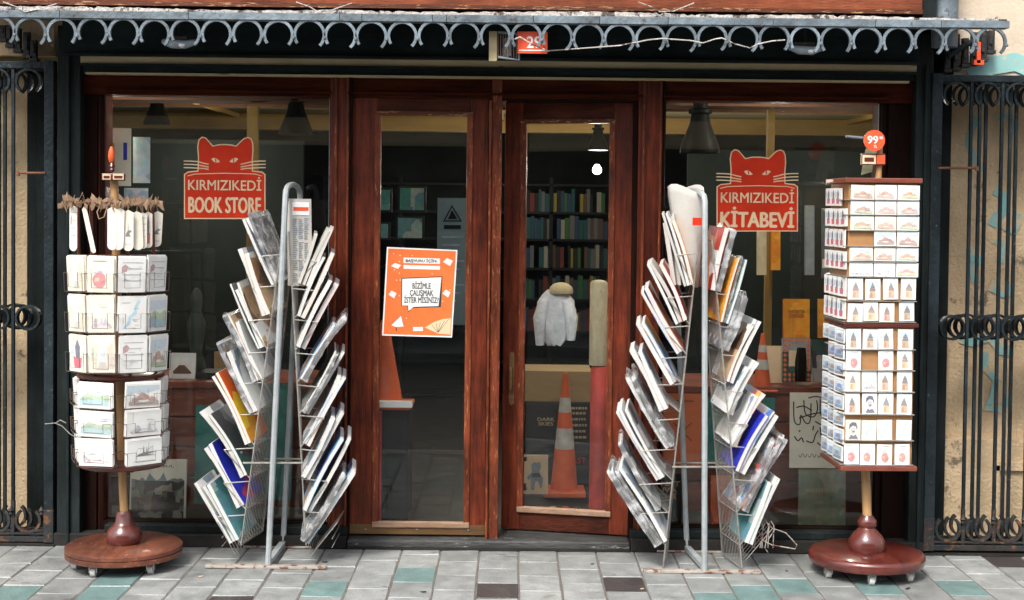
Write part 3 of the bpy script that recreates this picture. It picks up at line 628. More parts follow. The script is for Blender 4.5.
# hiring poster on the left door glass
def poster():
    Y=-.062; T=lambda x,y:(at(x,y,Y).x,at(x,y,Y).z); F_=Fr((0,Y,0))
    m=MB(); m.prism(F_,[T(387,247),T(457.5,250),T(452,337.5),T(382,335.5)],0,.001)
    s=m.build('hiring_poster','white'); tag(s,'orange hiring poster with a white speech bubble taped to the left door','poster')
    m=MB(); m.prism(F_,[T(388.3,248.4),T(456,251.2),T(450.8,336),T(383.5,334)],.001,.0015); m.build('orange_ground','poster_orange',s)
    m=MB(); m.prism(F_,[T(401.5,278),T(442.5,276.2),T(441,307),T(412,308),T(408.5,312.5),T(407,306),T(401,306)],.0016,.002); m.build('bubble_outline','ink',s)
    m=MB(); m.prism(F_,[T(402.3,278.8),T(441.5,277.2),T(438.6,306),T(413.5,306.8),T(408.6,311),T(408,305.5),T(402,305.5)],.002,.0024)
    m.prism(F_,[T(403.5,257.5),T(440,258.5),T(440,264),T(403.5,263)],.0016,.0022); m.prism(F_,[T(403.5,265),T(440,266),T(440,269.8),T(403.5,268.8)],.0016,.0022)
    for c,w_,h in (((396,266),5,3),((448,262),5,4),((392.5,294.5),4,4),((446.5,293.5),4,4)):
        m.prism(F_,[T(c[0]-w_,c[1]),T(c[0]-w_*.2,c[1]-h),T(c[0]+w_,c[1]-h*.3),T(c[0]+w_*.4,c[1]+h)],.0016,.0022)
    m.prism(F_,[T(391,325),T(401,315.5),T(404,326.5),T(396,327)],.0016,.0022)
    m.prism(F_,[T(413,327),T(423,327),T(423,331),T(413,331)],.0016,.0022)
    for k in range(26):
        rx,ry=random.uniform(390,450),random.uniform(253,331); m.prism(F_,[T(rx,ry),T(rx+.9,ry),T(rx+.9,ry+.9),T(rx,ry+.9)],.0016,.0019)
    m.build('white_shapes','white',s)
    m=MB(); m.prism(F_,[T(425,327.5),T(434,322),T(443,319),T(451,318.3),T(450.3,334.5),T(438,333.6)],.0016,.0022); m.build('open_book','sign_cream',s)
    m=MB(); 
    for i in range(5): m.bar(F_,[T(438,332.5),T(432+i*4.2,325-i*1.5)],.0018,.0022,.0025)
    m.bar(F_,[T(391,325),T(401,315.5),T(404,326.5)],.002,.0022,.0026); m.bar(F_,[T(396,327),T(396.6,331)],.004,.0022,.0026)
    m.build('line_drawing','ink',s)
    a=T(421.5,292)
    text('BİZİMLE\nÇALIŞMAK\nİSTER MİSİNİZ?',F_,a[0],a[1],34/204.6*1.0,21.5/204.6,'ink',s,bold=.012,n=.0026,lines=.9)
    a=T(421.5,260.7); text('BAŞVURU İÇİN:',F_,a[0],a[1],31/204.6,4/204.6,'ink',s,bold=.02,n=.0024)
poster()
# house number, lantern, broken lamps, cable, catch-all small things on the fascia
Y=-.655
m=MB(); m.pbox(517.5,31.5,547.5,53.5,Y,Y+.008); s=m.build('house_number_plate','tag_red',bevel=.001); tag(s,'small orange-red enamel house number plate on the dark fascia','number plate')
F_=Fr((0,Y,0)); a=at(534,42.3,Y); text('29',F_,a.x,a.z,14/224,11.5/224,'white',s,bold=.02,n=.001)
m=MB(); m.pbox(519,49.8,546,50.9,Y-.001,Y); m.build('rule_line','white',s)
def lantern():
    Y=-.62; L=thing('wall_lantern',at(500,60,Y),'small rusty caged lantern hanging at the middle of the fascia','lantern')
    m=MB(); m.pbox(489,31,497,61,Y,Y+.035); m.build('bracket','soffit_cream',L,bevel=.002)
    m=MB(); p=[at(498,57,Y),at(519,60,Y),at(519,34,Y),at(498,32,Y)]
    m.tube([p[3],p[2],p[1],p[0]],.006,6); m.build('cage_frame','iron_grey',L)
    m=MB()
    for i in range(9):
        t=i/8; m.tube([p[3].lerp(p[2],t),p[0].lerp(p[1],t)],.0028,5)
        m.tube([p[3].lerp(p[2],t)+Vector((0,.07,0)),p[0].lerp(p[1],t)+Vector((0,.07,0))],.0028,5)
    m.build('cage_wires','wire_dark',L)
    m=MB(); c=at(507,53,Y); m.lathe((c.x,c.y+.04,c.z),[(.005,-.012),(.02,-.004),(.022,.02),(.014,.045),(.012,.07)],12); m.build('bulb','bulb' if False else 'cone_white',L,smooth=True)
lantern()
def spotlamp(x,y,label):
    Y=-.60; L=thing('broken_spot_lamp',at(x,y,Y),label,'spot lamp','broken spot lamps behind the frieze')
    c=at(x,y,Y)
    m=MB(); m.tube([(c.x-.07,c.y+.02,c.z-.004),(c.x-.03,c.y,c.z-.018),(c.x+.03,c.y,c.z-.02),(c.x+.075,c.y+.02,c.z-.006)],[.012,.019,.019,.012],10); m.build('lamp_body','iron_grey',L,smooth=True)
    m=MB(); m.box(c.x-.05,c.x+.04,c.y,c.y+.05,c.z+.004,c.z+.018); m.build('lamp_bracket','gate_rust',L,bevel=.003)
    m=MB(); m.tube([(c.x+.0,c.y+.02,c.z+.015),(c.x+.0,c.y+.03,c.z+.08)],.007,8); m.build('lamp_arm','gate_rust',L)
    m=MB(); m.lathe((c.x+.02,c.y-.012,c.z-.025),[(.004,-.01),(.014,-.004),(.016,.006)],10); m.build('lamp_glass','white',L,smooth=True)
spotlamp(178,40,'white broken spot lamp behind the frieze near its left end'); spotlamp(806,46,'white broken spot lamp behind the frieze near its right end')
m=MB(); Y=-.725
pts=[at(x,y,Y) for x,y in ((548,51),(580,48.5),(620,45.5),(648,40),(662,38.5),(690,40.5),(703,43),(715,39),(722,38),(735,44),(750,48),(758,44),(772,41),(785,40))]
m.tube(pts,.0028,6); m=m.build('hanging_cable','peel_white'); tag(m,'thin pale loose cable strung through the frieze rings right of the number plate','cable')
m=MB(); pts=[at(x,y,Y) for x,y in ((510,38.5),(515,39),(520,37),(530,43),(548,51.2))]; m.tube(pts,.003,6); m=m.build('cable_end','peel_white'); tag(m,'short curled cable end beside the caged lantern','cable')
for i in range(3):
    m=MB(); x=[25,318,660][i]; Y2=-.715; pts=[at(x-22,2,Y2),at(x-8,7,Y2),at(x,12,Y2),at(x+14,9+i,Y2),at(x+34,3,Y2)]
    m.tube(pts,.0025,5); m=m.build('ledge_wire','peel_white'); tag(m,['thin wire draped on the white ledge at its left end','thin wire draped on the white ledge above the left mullion','thin wire draped on the white ledge above the right window'][i],'wire')
# weed at the left foot
W=thing('weed',at(90,556,-.15),'small green weed sprouting at the foot of the left jamb','weed')
c=at(90,556,-.15); c.z=.0
for i in range(14):
    a=random.uniform(0,6.28); l=random.uniform(.02,.06); m=MB(); d=Vector((math.cos(a),math.sin(a)*.6,1.0)).normalized()
    F_=Fr(c+Vector((random.uniform(-.04,.04),random.uniform(-.03,.02),0)),Vector((math.cos(a+1.5),math.sin(a+1.5),0)),d)
    m.prism(F_,[(0,0),(.006,l*.5),(.014,l*.75),(.006,l),(-.006,l),(-.012,l*.75),(-.005,l*.5)],0,.001); m.build('leaf','leaf',W)

# litter on the pavement
for i,(x,y,mt,nm) in enumerate(((322,563,'black_dirt','dark'),(590,565,'leaf','green'),(198,578,'soffit_cream','tan'),(640,590,'soffit_cream','pale'),(785,572,'black_dirt','dark'),(905,590,'black_dirt','black'),(420,593,'black_dirt','dark'))):
    d = CROT @ Vector(((x-512)/FPX, (300-y)/FPX + SHIFT*1024/FPX, -1.0)); p=CAM+d*(-CAM.z/d.z); p.z=.004
    s_=random.uniform(.010,.02); m=MB(); m.prism(Fr(p,(1,.3*(i%3),0),(0.1*i,1,.05)),[(0,0),(s_,-s_*.3),(s_*1.6,s_*.2),(s_*1.1,s_*.7),(s_*.2,s_*.5)],0,.002)
    o=m.build('litter_scrap',mt); tag(o,['dark scrap of litter beside the left newspaper rack','small green leaf in front of the ajar door','tan scrap between the round spinner and the left newspaper rack','pale scrap left of the right rack foot bar','dark scrap between the right rack and the postcard tower','black gum mark in front of the postcard tower','dark scrap in front of the closed door'][i],'litter','litter on the pavement')
# ================================================================== INTERIOR THINGS
def single(mb,name,mats,label,cat,group=None,**k):
    return tag(mb.build(name,mats,**k),label,cat,group)
pm('leaf_dark',(.02,.035,.025),(.012,.02,.016),8,.7)
covermat('cv_paleblue',[(.35,.45,.55),(.5,.6,.66),(.2,.3,.42),(.6,.64,.66)],6)
def bell(x,y,Y,s,label):
    c=at(x,y,Y); L=thing('bell_lamp',(c.x,Y,c.z),label,'pendant lamp','black bell pendant lamps inside the windows')
    m=MB(); m.lathe(c,[(.10*s,-.10*s),(.098*s,-.07*s),(.075*s,-.01*s),(.055*s,.04*s),(.045*s,.09*s),(.06*s,.10*s),(.06*s,.115*s),(.035*s,.125*s),(.04*s,.17*s),(.01*s,.19*s)],24); m.build('lamp_shade','black_metal',L,smooth=True)
    m=MB(); m.tube([c+Vector((0,0,.18*s)),Vector((c.x,Y,2.32))],.006,6); m.build('cord','black_metal',L)
bell(296,118,.75,.9,'black bell lamp hanging inside the left window near the door'); bell(157,112,1.6,.8,'black bell lamp hanging inside the left window above the pinned prints'); bell(700,133,.55,1.05,'black bell lamp hanging inside the right window'); bell(598,140,1.3,.6,'black bell lamp hanging behind the ajar door')
c=at(597,170,2.2); m=MB(); m.lathe(c,[(.004,-.028),(.022,-.02),(.03,0),(.022,.02),(.01,.035)],14); bo=single(m,'light_bulb','lamp_on','lit white spotlight bulb seen through the ajar door','light bulb',smooth=True)
def pl(p,e,col=(1,.93,.8),r=.05):
    l=bpy.data.lights.new('bulb_or_fill_light','POINT'); l.energy=e; l.color=col; l.shadow_soft_size=r; o=bpy.data.objects.new('bulb_or_fill_light',l); COL.objects.link(o); o.location=p
pl((c.x,c.y-.06,c.z),14)
pl((-1.9,1.7,1.85),12); pl((1.9,1.7,1.85),12); pl((-2.05,.30,2.2),8); pl((.25,.4,2.22),6); pl((1.35,.30,2.2),9); pl((-.2,4.2,1.8),4)  # added fill lights without fixtures, for ceiling, window goods and bookcase
# bookcase far behind the doors
BC=thing('bookcase',(0,5.2,.035),'tall black bookcase of lined-up books at the back of the shop','bookcase')
YB=5.15; shelves=[PZ(y,YB,565) for y in (184,212,239,268,299,331,362,395)]
for x in (-1.6,-.95,-.3,.33,1.0,1.5):
    m=MB(); m.box(x-.015,x+.015,YB,YB+.3,.035,shelves[0]+.05); m.build('upright','shelf_black',BC)
for z in shelves:
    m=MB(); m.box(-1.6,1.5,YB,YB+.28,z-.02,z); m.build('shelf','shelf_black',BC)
bcols=[('teal',(.03,.12,.13)),('blue',(.04,.08,.16)),('grey',(.18,.19,.19)),('yellow',(.40,.34,.06)),('green',(.06,.18,.06)),('brown',(.16,.09,.05)),('cream',(.45,.42,.33)),('black',(.02,.02,.02)),('red',(.22,.04,.03))]
ordn=['first','second','third','fourth','fifth','sixth','seventh','eighth','ninth','tenth','eleventh','twelfth','thirteenth','fourteenth','fifteenth','sixteenth','seventeenth','eighteenth','nineteenth','twentieth']
rb=random.Random(11)
for si,z in enumerate(shelves[1:6]):
    x=PX(525,YB); xe=PX(603,YB); k=0
    while x<xe and k<20:
        wd=rb.uniform(.02,.045); h=rb.uniform(.15,.2); nm,cl=rb.choice(bcols)
        if rb.random()<.88:
            m=MB(); m.box(x,x+wd-.002,YB+.02,YB+.2,z,z+h)
            single(m,'book',[cl],'%s-spined book, %s from left on %s bookcase shelf behind the ajar door'%(nm,ordn[k],ordn[si]),'book','books on the back bookcase'); k+=1
        x+=wd
for i,(x0,x1,y0,y1) in enumerate(((378,392,188,212),(398,426,186,212),(378,390,222,240),(396,424,216,240))):
    m=MB(); m.pbox(x0,y0,x1,y1,1.6,1.62); fr=single(m,'framed_print','shelf_black',['narrow dark frame, upper left behind the closed door','wide dark frame, upper right behind the closed door','narrow dark frame, lower left behind the closed door','wide dark frame, lower right behind the closed door'][i],'framed print','framed prints behind the closed door')
    m=MB(); m.pbox(x0+2,y0+2,x1-2,y1-2,1.595,1.599); m.build('picture','cv_teal',fr)
m=MB(); m.pbox(437,198,468,325,.5,.51); s=single(m,'notice_board','teal_board' if False else (.13,.19,.2),'pale blue-grey notice with a warning triangle behind the closed door','notice')
F_=Fr((0,.499,0)); T=lambda x,y:(at(x,y,.499).x,at(x,y,.499).z)
m=MB(); m.bar(F_,[T(444,221),T(452,206),T(461,221)],.012,0,.001,closed=True); m.prism(F_,[T(448,219),T(452,210),T(457,219)],0,.001); m.prism(F_,[T(444,225),T(461,225),T(461,229),T(444,229)],0,.001); m.build('warning_triangle','black_metal',s)
m=MB()
for i in range(9):
    m.prism(F_,[T(442,236+i*8),T(464-(i%3)*4,236+i*8),T(464-(i%3)*4,238+i*8),T(442,238+i*8)],0,.001)
m.build('notice_lines','iron_grey',s)
# street cones mirrored in the glass, built as solids inside the shop
def cone(x,ybase,h_px,Y,label,wp,band=2,parentz=None):
    b=at(x,ybase,Y); sc_=(Y-CAM.y)/FPX; H=h_px*sc_; r=wp*sc_/2
    T_=thing('reflected_cone',(b.x,Y,b.z),label,'traffic cone','cone reflections in the shop glass')
    m=MB(); m.box(b.x-r,b.x+r,Y-r,Y+r,b.z,b.z+H*.045); m.build('base','orange_cone',T_,bevel=.006)
    def rad(t): return (r*.68)*(1-t)+r*.13*t
    zs=[(.045,.38,'orange_cone'),(.38,.55,'cone_white'),(.55,.68,'orange_cone'),(.68,.80,'cone_white'),(.80,1,'orange_cone')]
    if band==0: zs=[(.045,1,'orange_cone')]
    for a,b2,mt in zs:
        m=MB(); e=.0006 if mt=='cone_white' else 0
        m.lathe((b.x,Y,b.z),[(rad(a)+e,H*a),(rad(b2)+e,H*b2)],24); m.build('cone_band' if mt=='cone_white' else 'cone_body',mt,T_,smooth=True)
cone(762,391,58,.36,'reflection of an orange cone with two white bands, built solid behind the right window',28)
cone(564,494,122,.95,'reflection of a tall orange cone with pale bands, built solid behind the ajar door',42)
cone(384,406,86,.30,'reflection of a red-orange cone, built solid high behind the closed door',58,0)
m=MB(); m.pbox(377,407,408,520,.2,.5,0); single(m,'display_stand','shelf_black','dark display stand under the cone behind the closed door','stand')
m=MB(); m.pbox(374.5,402,412,407.5,.06,.12); single(m,'reflected_base_sheet','white','white base of the reflected cone, built as a sheet behind the closed door','sheet')  # pale base of the mirrored cone, built as a thin sheet
m=MB(); m.pbox(376,412,381,525,.1,.14); single(m,'reflected_red_strip','pole_red','narrow red reflection at the left edge of the closed door, built as a strip','strip')  # red streak mirrored below the cone, built as a strip
def cyl(x0,x1,yt,yb,Y,mat,name,par):
    a=at((x0+x1)/2,yb,Y); r=(x1-x0)/2*(Y-CAM.y)/FPX; zt=at((x0+x1)/2,yt,Y).z
    m=MB(); m.lathe((a.x,Y,a.z),[(r,0),(r,zt-a.z-r*.4),(r*.8,zt-a.z-r*.1),(r*.3,zt-a.z)],20); return m.build(name,mat,par,smooth=True)
P_=thing('reflected_post',at(598,528,.5),'reflection of a striped cream and red post, built solid behind right edge of the ajar door','post')  # street post mirrored in the glass, built as a solid inside
cyl(589,607,280,365,.5,'plaster_pole','cream_band',P_); cyl(588.5,607.5,365,529,.5,'pole_red','red_band',P_)
# garment with hat
def reflected_garment():  # mirrored white figure, built here as a solid jacket and hat
    Y=.42; c=at(555,335,Y); k=(Y-CAM.y)/FPX
    T_=thing('reflected_jacket',c,'reflection of a white figure, built as a solid jacket and hat behind the ajar door','jacket')
    m=MB(); rg=random.Random(4); rows=[]
    prof=[(345,7),(338,13),(328,17),(318,19),(310,19.5),(302,18),(296,14),(290,7)]
    seg=22; vs=[];fs=[]
    for y,hw in prof:
        for s in range(seg):
            a=2*math.pi*s/seg; j=1+rg.uniform(-.10,.10)+.08*math.sin(a*5+y)
            p=at(555+math.cos(a)*hw*j,y+rg.uniform(-1.5,1.5),Y); p.y=Y+math.sin(a)*hw*.5*j*k; vs.append(p)
    for i in range(len(prof)-1):
        for s in range(seg): fs.append((i*seg+s,i*seg+(s+1)%seg,(i+1)*seg+(s+1)%seg,(i+1)*seg+s))
    fs+=[tuple(range(seg)),tuple(reversed(range((len(prof)-1)*seg,len(prof)*seg)))]
    m.add(vs,fs); m.build('jacket_body','fur_white',T_,smooth=True)
    for sx,x,l in ((-1,541,345),(1,570,340)):
        m=MB(); m.tube([at(x-sx*4,300,Y-.03),at(x+sx*1.5,318,Y-.05),at(x+sx*1,l,Y-.04)],[.03,.034,.022],10); m.build('sleeve','fur_white',T_,smooth=True)
    c=at(561,291,Y); h=single(MB().lathe((c.x,c.y,c.z),[(.062,-.012),(.064,.0),(.058,.02),(.04,.036),(.015,.044)],18),'reflected_hat','soffit_cream','beige hat of the reflected white figure, built solid on top of the jacket','hat',smooth=True)
reflected_garment()
# low stock behind the ajar door
m=MB(); m.pbox(519,371,592,402,1.25,1.6); single(m,'reflected_box','cardboard','tan box reflection, built as a solid box on the dark crates behind the ajar door','box',bevel=.004)  # tan shape mirrored in the glass, built as a solid box
m=MB(); m.pbox(516,403,600,455,1.2,1.6); s=single(m,'dark_crate','shelf_black','upper black crate with faded lettering behind the ajar door','crate',bevel=.004)
F_=Fr((0,1.199,0)); k=(1.2-CAM.y)/FPX
a=at(546,421.5,1.199); text('DARK\nSKIES',F_,a.x,a.z,17*k,8*k,'soffit_cream',s,bold=.02,n=.001,lines=.9)
a=at(523.5,415,1.199); text('R\nS',F_,a.x,a.z,4*k,11*k,'iron_grey',s,bold=.02,n=.001,lines=.9)
m=MB()
rg=random.Random(8)
for y in (407,412,418,424,430,436):
    x=568
    while x<586:
        w_=rg.uniform(1.5,4); m.prism(F_,[(at(x,y,1.2).x,at(x,y,1.2).z),(at(x+w_,y,1.2).x,at(x+w_,y,1.2).z),(at(x+w_,y+2.4,1.2).x,at(x+w_,y+2.4,1.2).z),(at(x,y+2.4,1.2).x,at(x,y+2.4,1.2).z)],0,.001); x+=w_+.8
m.build('faded_lettering','soffit_cream',s)
m=MB(); m.pbox(516,457,600,503,1.15,1.6); s=single(m,'dark_crate','shelf_black','lower black crate with red PAST lettering behind the ajar door','crate',bevel=.004)
F_=Fr((0,1.149,0)); a=at(577,460.5,1.149); text('PAST',F_,a.x,a.z,18*k,6*k,'pole_red',s,bold=.02,n=.001)
m=MB(); m.pbox(520,455,548,494,.62,.63); s=single(m,'dog_poster','sign_cream','cream poster with a dog in clothes low behind the ajar door','poster')
F_=Fr((0,.619,0)); T=lambda x,y:(at(x,y,.619).x,at(x,y,.619).z)
m=MB(); m.prism(F_,[T(531,465),T(534,462),T(537,463),T(540,462),T(541,467),T(539,472),T(543,478),T(542,488),T(540,488),T(538,481),T(535,482),T(534,490),T(531,490),T(531,478),T(528,480),T(527,477),T(532,472)],0,.001); m.build('dog_figure','iron_grey',s)
m=MB(); m.prism(F_,[T(532,473),T(539,473),T(541,477),T(532,477)],.001,.0016); m.prism(F_,[T(522,457),T(527,457),T(527,461),T(522,461)],0,.001); m.prism(F_,[T(522,484),T(526,483),T(527,490),T(522,491)],0,.001); m.build('poster_ink','ink',s)
for i,x in enumerate((529,541,553,565,576)):
    c=at(x,521,.45); m=MB(); m.lathe((c.x,.45,c.z),[(.018,0),(.03,.012),(.03,.05),(.016,.065),(.016,.075)],12)
    single(m,'small_jar',[['iron_grey','tile_teal','soffit_cream','pole_red','brass_strip'][i]],['grey','green','cream','red','brown'][i]+' small jar on the floor behind the ajar door','jar','jars on the floor behind the ajar door',smooth=True)
# ---- window cabinets (low display ledges)
def cabinet(x0,x1,ytop,Y,label):
    a,b=PX(x0,Y),PX(x1,Y); z=PZ(ytop,Y,(x0+x1)/2); T_=thing('display_cabinet',((a+b)/2,Y,.035),label,'cabinet')
    m=MB(); m.box(a,b,Y-.03,Y+.55,z-.035,z); m.build('top_board','cabinet',T_,bevel=.004)
    zz=z-.036; i=0
    while zz>.12:
        h=.155; m=MB(); m.box(a+.01,b-.01,Y,Y+.03,max(.035,zz-h+.006),zz); m.build('front_board','cabinet',T_,bevel=.004); zz-=h; i+=1
cabinet(108,345,381,.34,'red-brown plank display cabinet inside the left window'); cabinet(640,880,386,.34,'red-brown plank display cabinet inside the right window')
def sheet(x0,y0,x1,y1,Y,mat,name,label,cat,lean=.0,th=.008,group=None):
    a=at((x0+x1)/2,y1,Y); b=at((x0+x1)/2,y0,Y); X0,X1=at(x0,(y0+y1)/2,Y).x,at(x1,(y0+y1)/2,Y).x
    H=b.z-a.z; F_=Fr((X0,Y,a.z),(1,0,0),(0,lean,1)); m=MB(); m.boxf(F_,0,X1-X0,0,H,-th,0)
    return single(m,name,mat,label,cat,group),F_,X1-X0,H
sheet(194,406,247,504,.24,'teal_board','teal_board','teal green board leaning on the cabinet behind the left newspaper rack','board',.08)
sheet(262,385,292,500,.22,'teal_board','teal_board','narrow teal board between the legs of the left newspaper rack','board',.05)
sheet(690,398,775,462,.24,'teal_board','teal_board','teal green board behind the right newspaper rack','board',.05)
s,F_,w_,h_=sheet(664,394,701,466,.2,'poster_orange','orange_poster','bright orange poster with a thin cross behind the right rack','poster',.03)
m=MB(); m.bar(F_,[(w_*.25,h_*.35),(w_*.75,h_*.6)],.004,.0,.0015); m.bar(F_,[(w_*.25,h_*.6),(w_*.75,h_*.35)],.004,.002,.003); m.bar(F_,[(w_*.2,h_*.9),(w_*.8,h_*.9)],.006,.0,.0015); m.build('print_lines','terracotta',s)
s,F_,w_,h_=sheet(652,474,682,524,.16,'shelf_black','black_poster','black poster with yellow lettering behind the right rack','poster',.03)
text('ANAT\nUVA\nCHE',F_,w_*.5,h_*.68,w_*.85,h_*.34,'cv_orange',s,bold=.03,n=.001,lines=.9)
s,F_,w_,h_=sheet(711,476,742,530,.16,'orange_cone','orange_board','orange-red board low behind the right newspaper rack','panel',.03)
# left window: photo book, small framed picture, prints
s,F_,w_,h_=sheet(129,460,185,523,.14,'print_paper','photo_book','photo book with a grey crowd picture leaning in the left window','book',.10,.02)
m=MB(); m.boxf(F_,.008,w_-.008,.008,h_*.66,0,.001); m.build('cover_photo','photo_grey',s)
m=MB(); pts=[(.008,h_*.66)]; rg=random.Random(9)
for i in range(16): pts.append((.008+(w_-.016)*i/15,h_*.66+rg.uniform(.0,.02)+( .03 if i in(5,9) else 0)))
pts.append((w_-.008,h_*.66)); m.prism(F_,pts,0,.001); m.build('skyline','iron_grey',s)
text('LAST DAYS OF\nOLD ISTANBUL' if False else 'İSTANBUL',F_,w_*.5,h_*.90,w_*.55,h_*.05,'ink',s,bold=.01,n=.001)
s,F_,w_,h_=sheet(169,353,195,379,.42,'white','framed_picture','small white framed picture standing on the left cabinet','framed picture',.1,.015)
m=MB(); m.boxf(F_,w_*.15,w_*.85,h_*.2,h_*.82,0,.001); m.build('picture','cv_brown',s)
m=MB(); m.pbox(196,373,246,380,.40,.6); single(m,'flat_book','shelf_black','dark flat book lying on the left cabinet beside the framed picture','book')
m=MB(); m.pbox(214,352,236,374,.9,.92); single(m,'pale_card','cardboard','dim tan card standing deep in the left window','card')
s,F_,w_,h_=sheet(103.5,128,131,186,.16,'print_paper','print_sheet','large cream print hanging in the top left of the left window','print',0,.004,'prints hanging in the left window')
m=MB(); m.boxf(F_,w_*.05,w_*.4,h_*.35,h_*.9,0,.001); m.build('figure','cv_brown',s)
m=MB(); m.boxf(F_,w_*.72,w_*.86,h_*.45,h_*.75,0,.001); m.build('blue_bar','cv_blue',s)
s,F_,w_,h_=sheet(133,137,150,183,.2,'cv_paleblue','print_sheet','narrow blue print hanging beside the large cream print','print',0,.004,'prints hanging in the left window')
s,F_,w_,h_=sheet(124,188,148,204,.2,'cv_paleblue','print_sheet','low blue print under the large cream print','print',0,.004,'prints hanging in the left window')
# vague dark reflection, built as a solid figure
c=at(196,378,.6); m=MB(); m.lathe(c,[(.05,0),(.055,.06),(.03,.14),(.045,.22),(.05,.3),(.025,.36),(.035,.4),(.03,.45),(.01,.48)],14); single(m,'reflected_figurine','leaf_dark','vague dark green reflection, built as a figurine in the left window','figurine',smooth=True)
# right window shelf goods
def stand_book(x0,y0,x1,y1,Y,mat,name,label,cat='book',group='books on the right window ledge',lean=.08,th=.03): return sheet(x0,y0,x1,y1,Y,mat,name,label,cat,lean,th,group)
s,F_,w_,h_=stand_book(784,299,810,338,.44,'cv_orange','yellow_book','yellow-orange book standing on the upper row in the right window')
text('HAYATIN\nÖTESİ' if False else 'HAYATTA\nÖYKÜLER',F_,w_*.5,h_*.62,w_*.62,h_*.2,'terracotta',s,bold=.01,n=.001)
stand_book(819,299,840,338,.44,'cv_orange','yellow_book','second yellow book, half hidden behind the postcard tower')
s,F_,w_,h_=stand_book(783,338.5,811,382,.38,'cv_dark','patterned_book','book with orange and black ornament border under the yellow book')
m=MB()
for i in range(6):
    for j in range(9):
        if (i in(0,5)) or j in(0,8) or j==1 or i==1 and j%2:
            cx,cy=w_*(i+.5)/6,h_*(j+.5)/9; q=.0095; m.prism(F_,[(cx-q,cy),(cx,cy-q*1.1),(cx+q,cy),(cx,cy+q*1.1)],0,.001)
m.build('ornament','poster_orange',s)
m=MB(); m.boxf(F_,w_*.22,w_*.8,h_*.36,h_*.72,.001,.002); m.build('title_panel','sign_cream',s)
stand_book(760,346,783,383,.44,'sign_cream','beige_book','beige book behind the cone in the right window')
stand_book(813,340,830,382,.44,'cv_dark','dark_book','dark patterned book at the right end of the window ledge')
m=MB(); c=at(806,381,.34); m.tube([c+Vector((-.03,0,.0)),c+Vector((-.028,0,.10)),c+Vector((-.024,.01,.17))],[.028,.03,.022],10); single(m,'small_bust','black_metal','small dark bust in front of the patterned book','figurine',smooth=True)
for i,(x,y0) in enumerate(((758,205),(772,200),(806,205),(823,208))):
    stand_book(x,y0,x+9,y0+70,1.1,['plaster_pole','cv_orange','iron_grey','cv_grey'][i],'tall_roll',['cream','yellow','grey','mottled grey'][i]+' tall narrow roll standing deep in the right window','paper roll','rolls deep in the right window')
# calligraphy print
s,F_,w_,h_=sheet(790,393,836,468,.13,'print_paper','calligraphy_print','cream print of black calligraphy low in the right window','calligraphy print',.04,.004)
m=MB()
cal=[[(.08,.88),(.10,.62),(.22,.58),(.24,.70),(.34,.60),(.44,.62),(.46,.86)],[(.30,.90),(.34,.72),(.52,.68),(.60,.78),(.58,.90)],[(.55,.62),(.70,.58),(.80,.66),(.84,.90)],[(.66,.92),(.68,.70),(.90,.64)],[(.14,.80),(.30,.82),(.48,.76)],[(.40,.93),(.56,.95),(.74,.93)],[(.2,.66),(.5,.72),(.8,.74)]]
low=[[(.10,.42),(.18,.36),(.26,.40),(.30,.34)],[(.36,.36),(.50,.34),(.56,.44),(.62,.50)],[(.60,.34),(.70,.30),(.80,.36),(.82,.48)],[(.5,.5),(.52,.56)],[(.2,.48),(.23,.5)],[(.66,.54),(.7,.36)]]
sm=[[(.2+.1*i,.17+.02*(i%2)),(.24+.1*i,.14),(.28+.1*i,.19)] for i in range(6)]
def curvy(P):
    out=[]
    for i in range(len(P)-1):
        p0=P[max(0,i-1)];p1=P[i];p2=P[i+1];p3=P[min(len(P)-1,i+2)]
        for t in (0,.25,.5,.75):
            out.append(tuple(.5*((2*p1[k])+(-p0[k]+p2[k])*t+(2*p0[k]-5*p1[k]+4*p2[k]-p3[k])*t*t+(-p0[k]+3*p1[k]-3*p2[k]+p3[k])*t**3) for k in (0,1)))
    return out+[P[-1]]
for j,(st,wd) in enumerate(((cal,.0062),(low,.0065),(sm,.0028))):
    for i,s_ in enumerate(st): m.bar(F_,[(x*w_,y*h_) for x,y in curvy(s_)],wd,0,.0008+.0003*i)
m.build('calligraphy','ink',s)
s,F_,w_,h_=sheet(799,470,846,525,.13,'watermark','green_book','worn olive green book low in the right window','book',.06,.02)
text('WATERMARK',F_,w_*.5,h_*.62,w_*.72,h_*.07,'soffit_cream',s,bold=.0,n=.001)
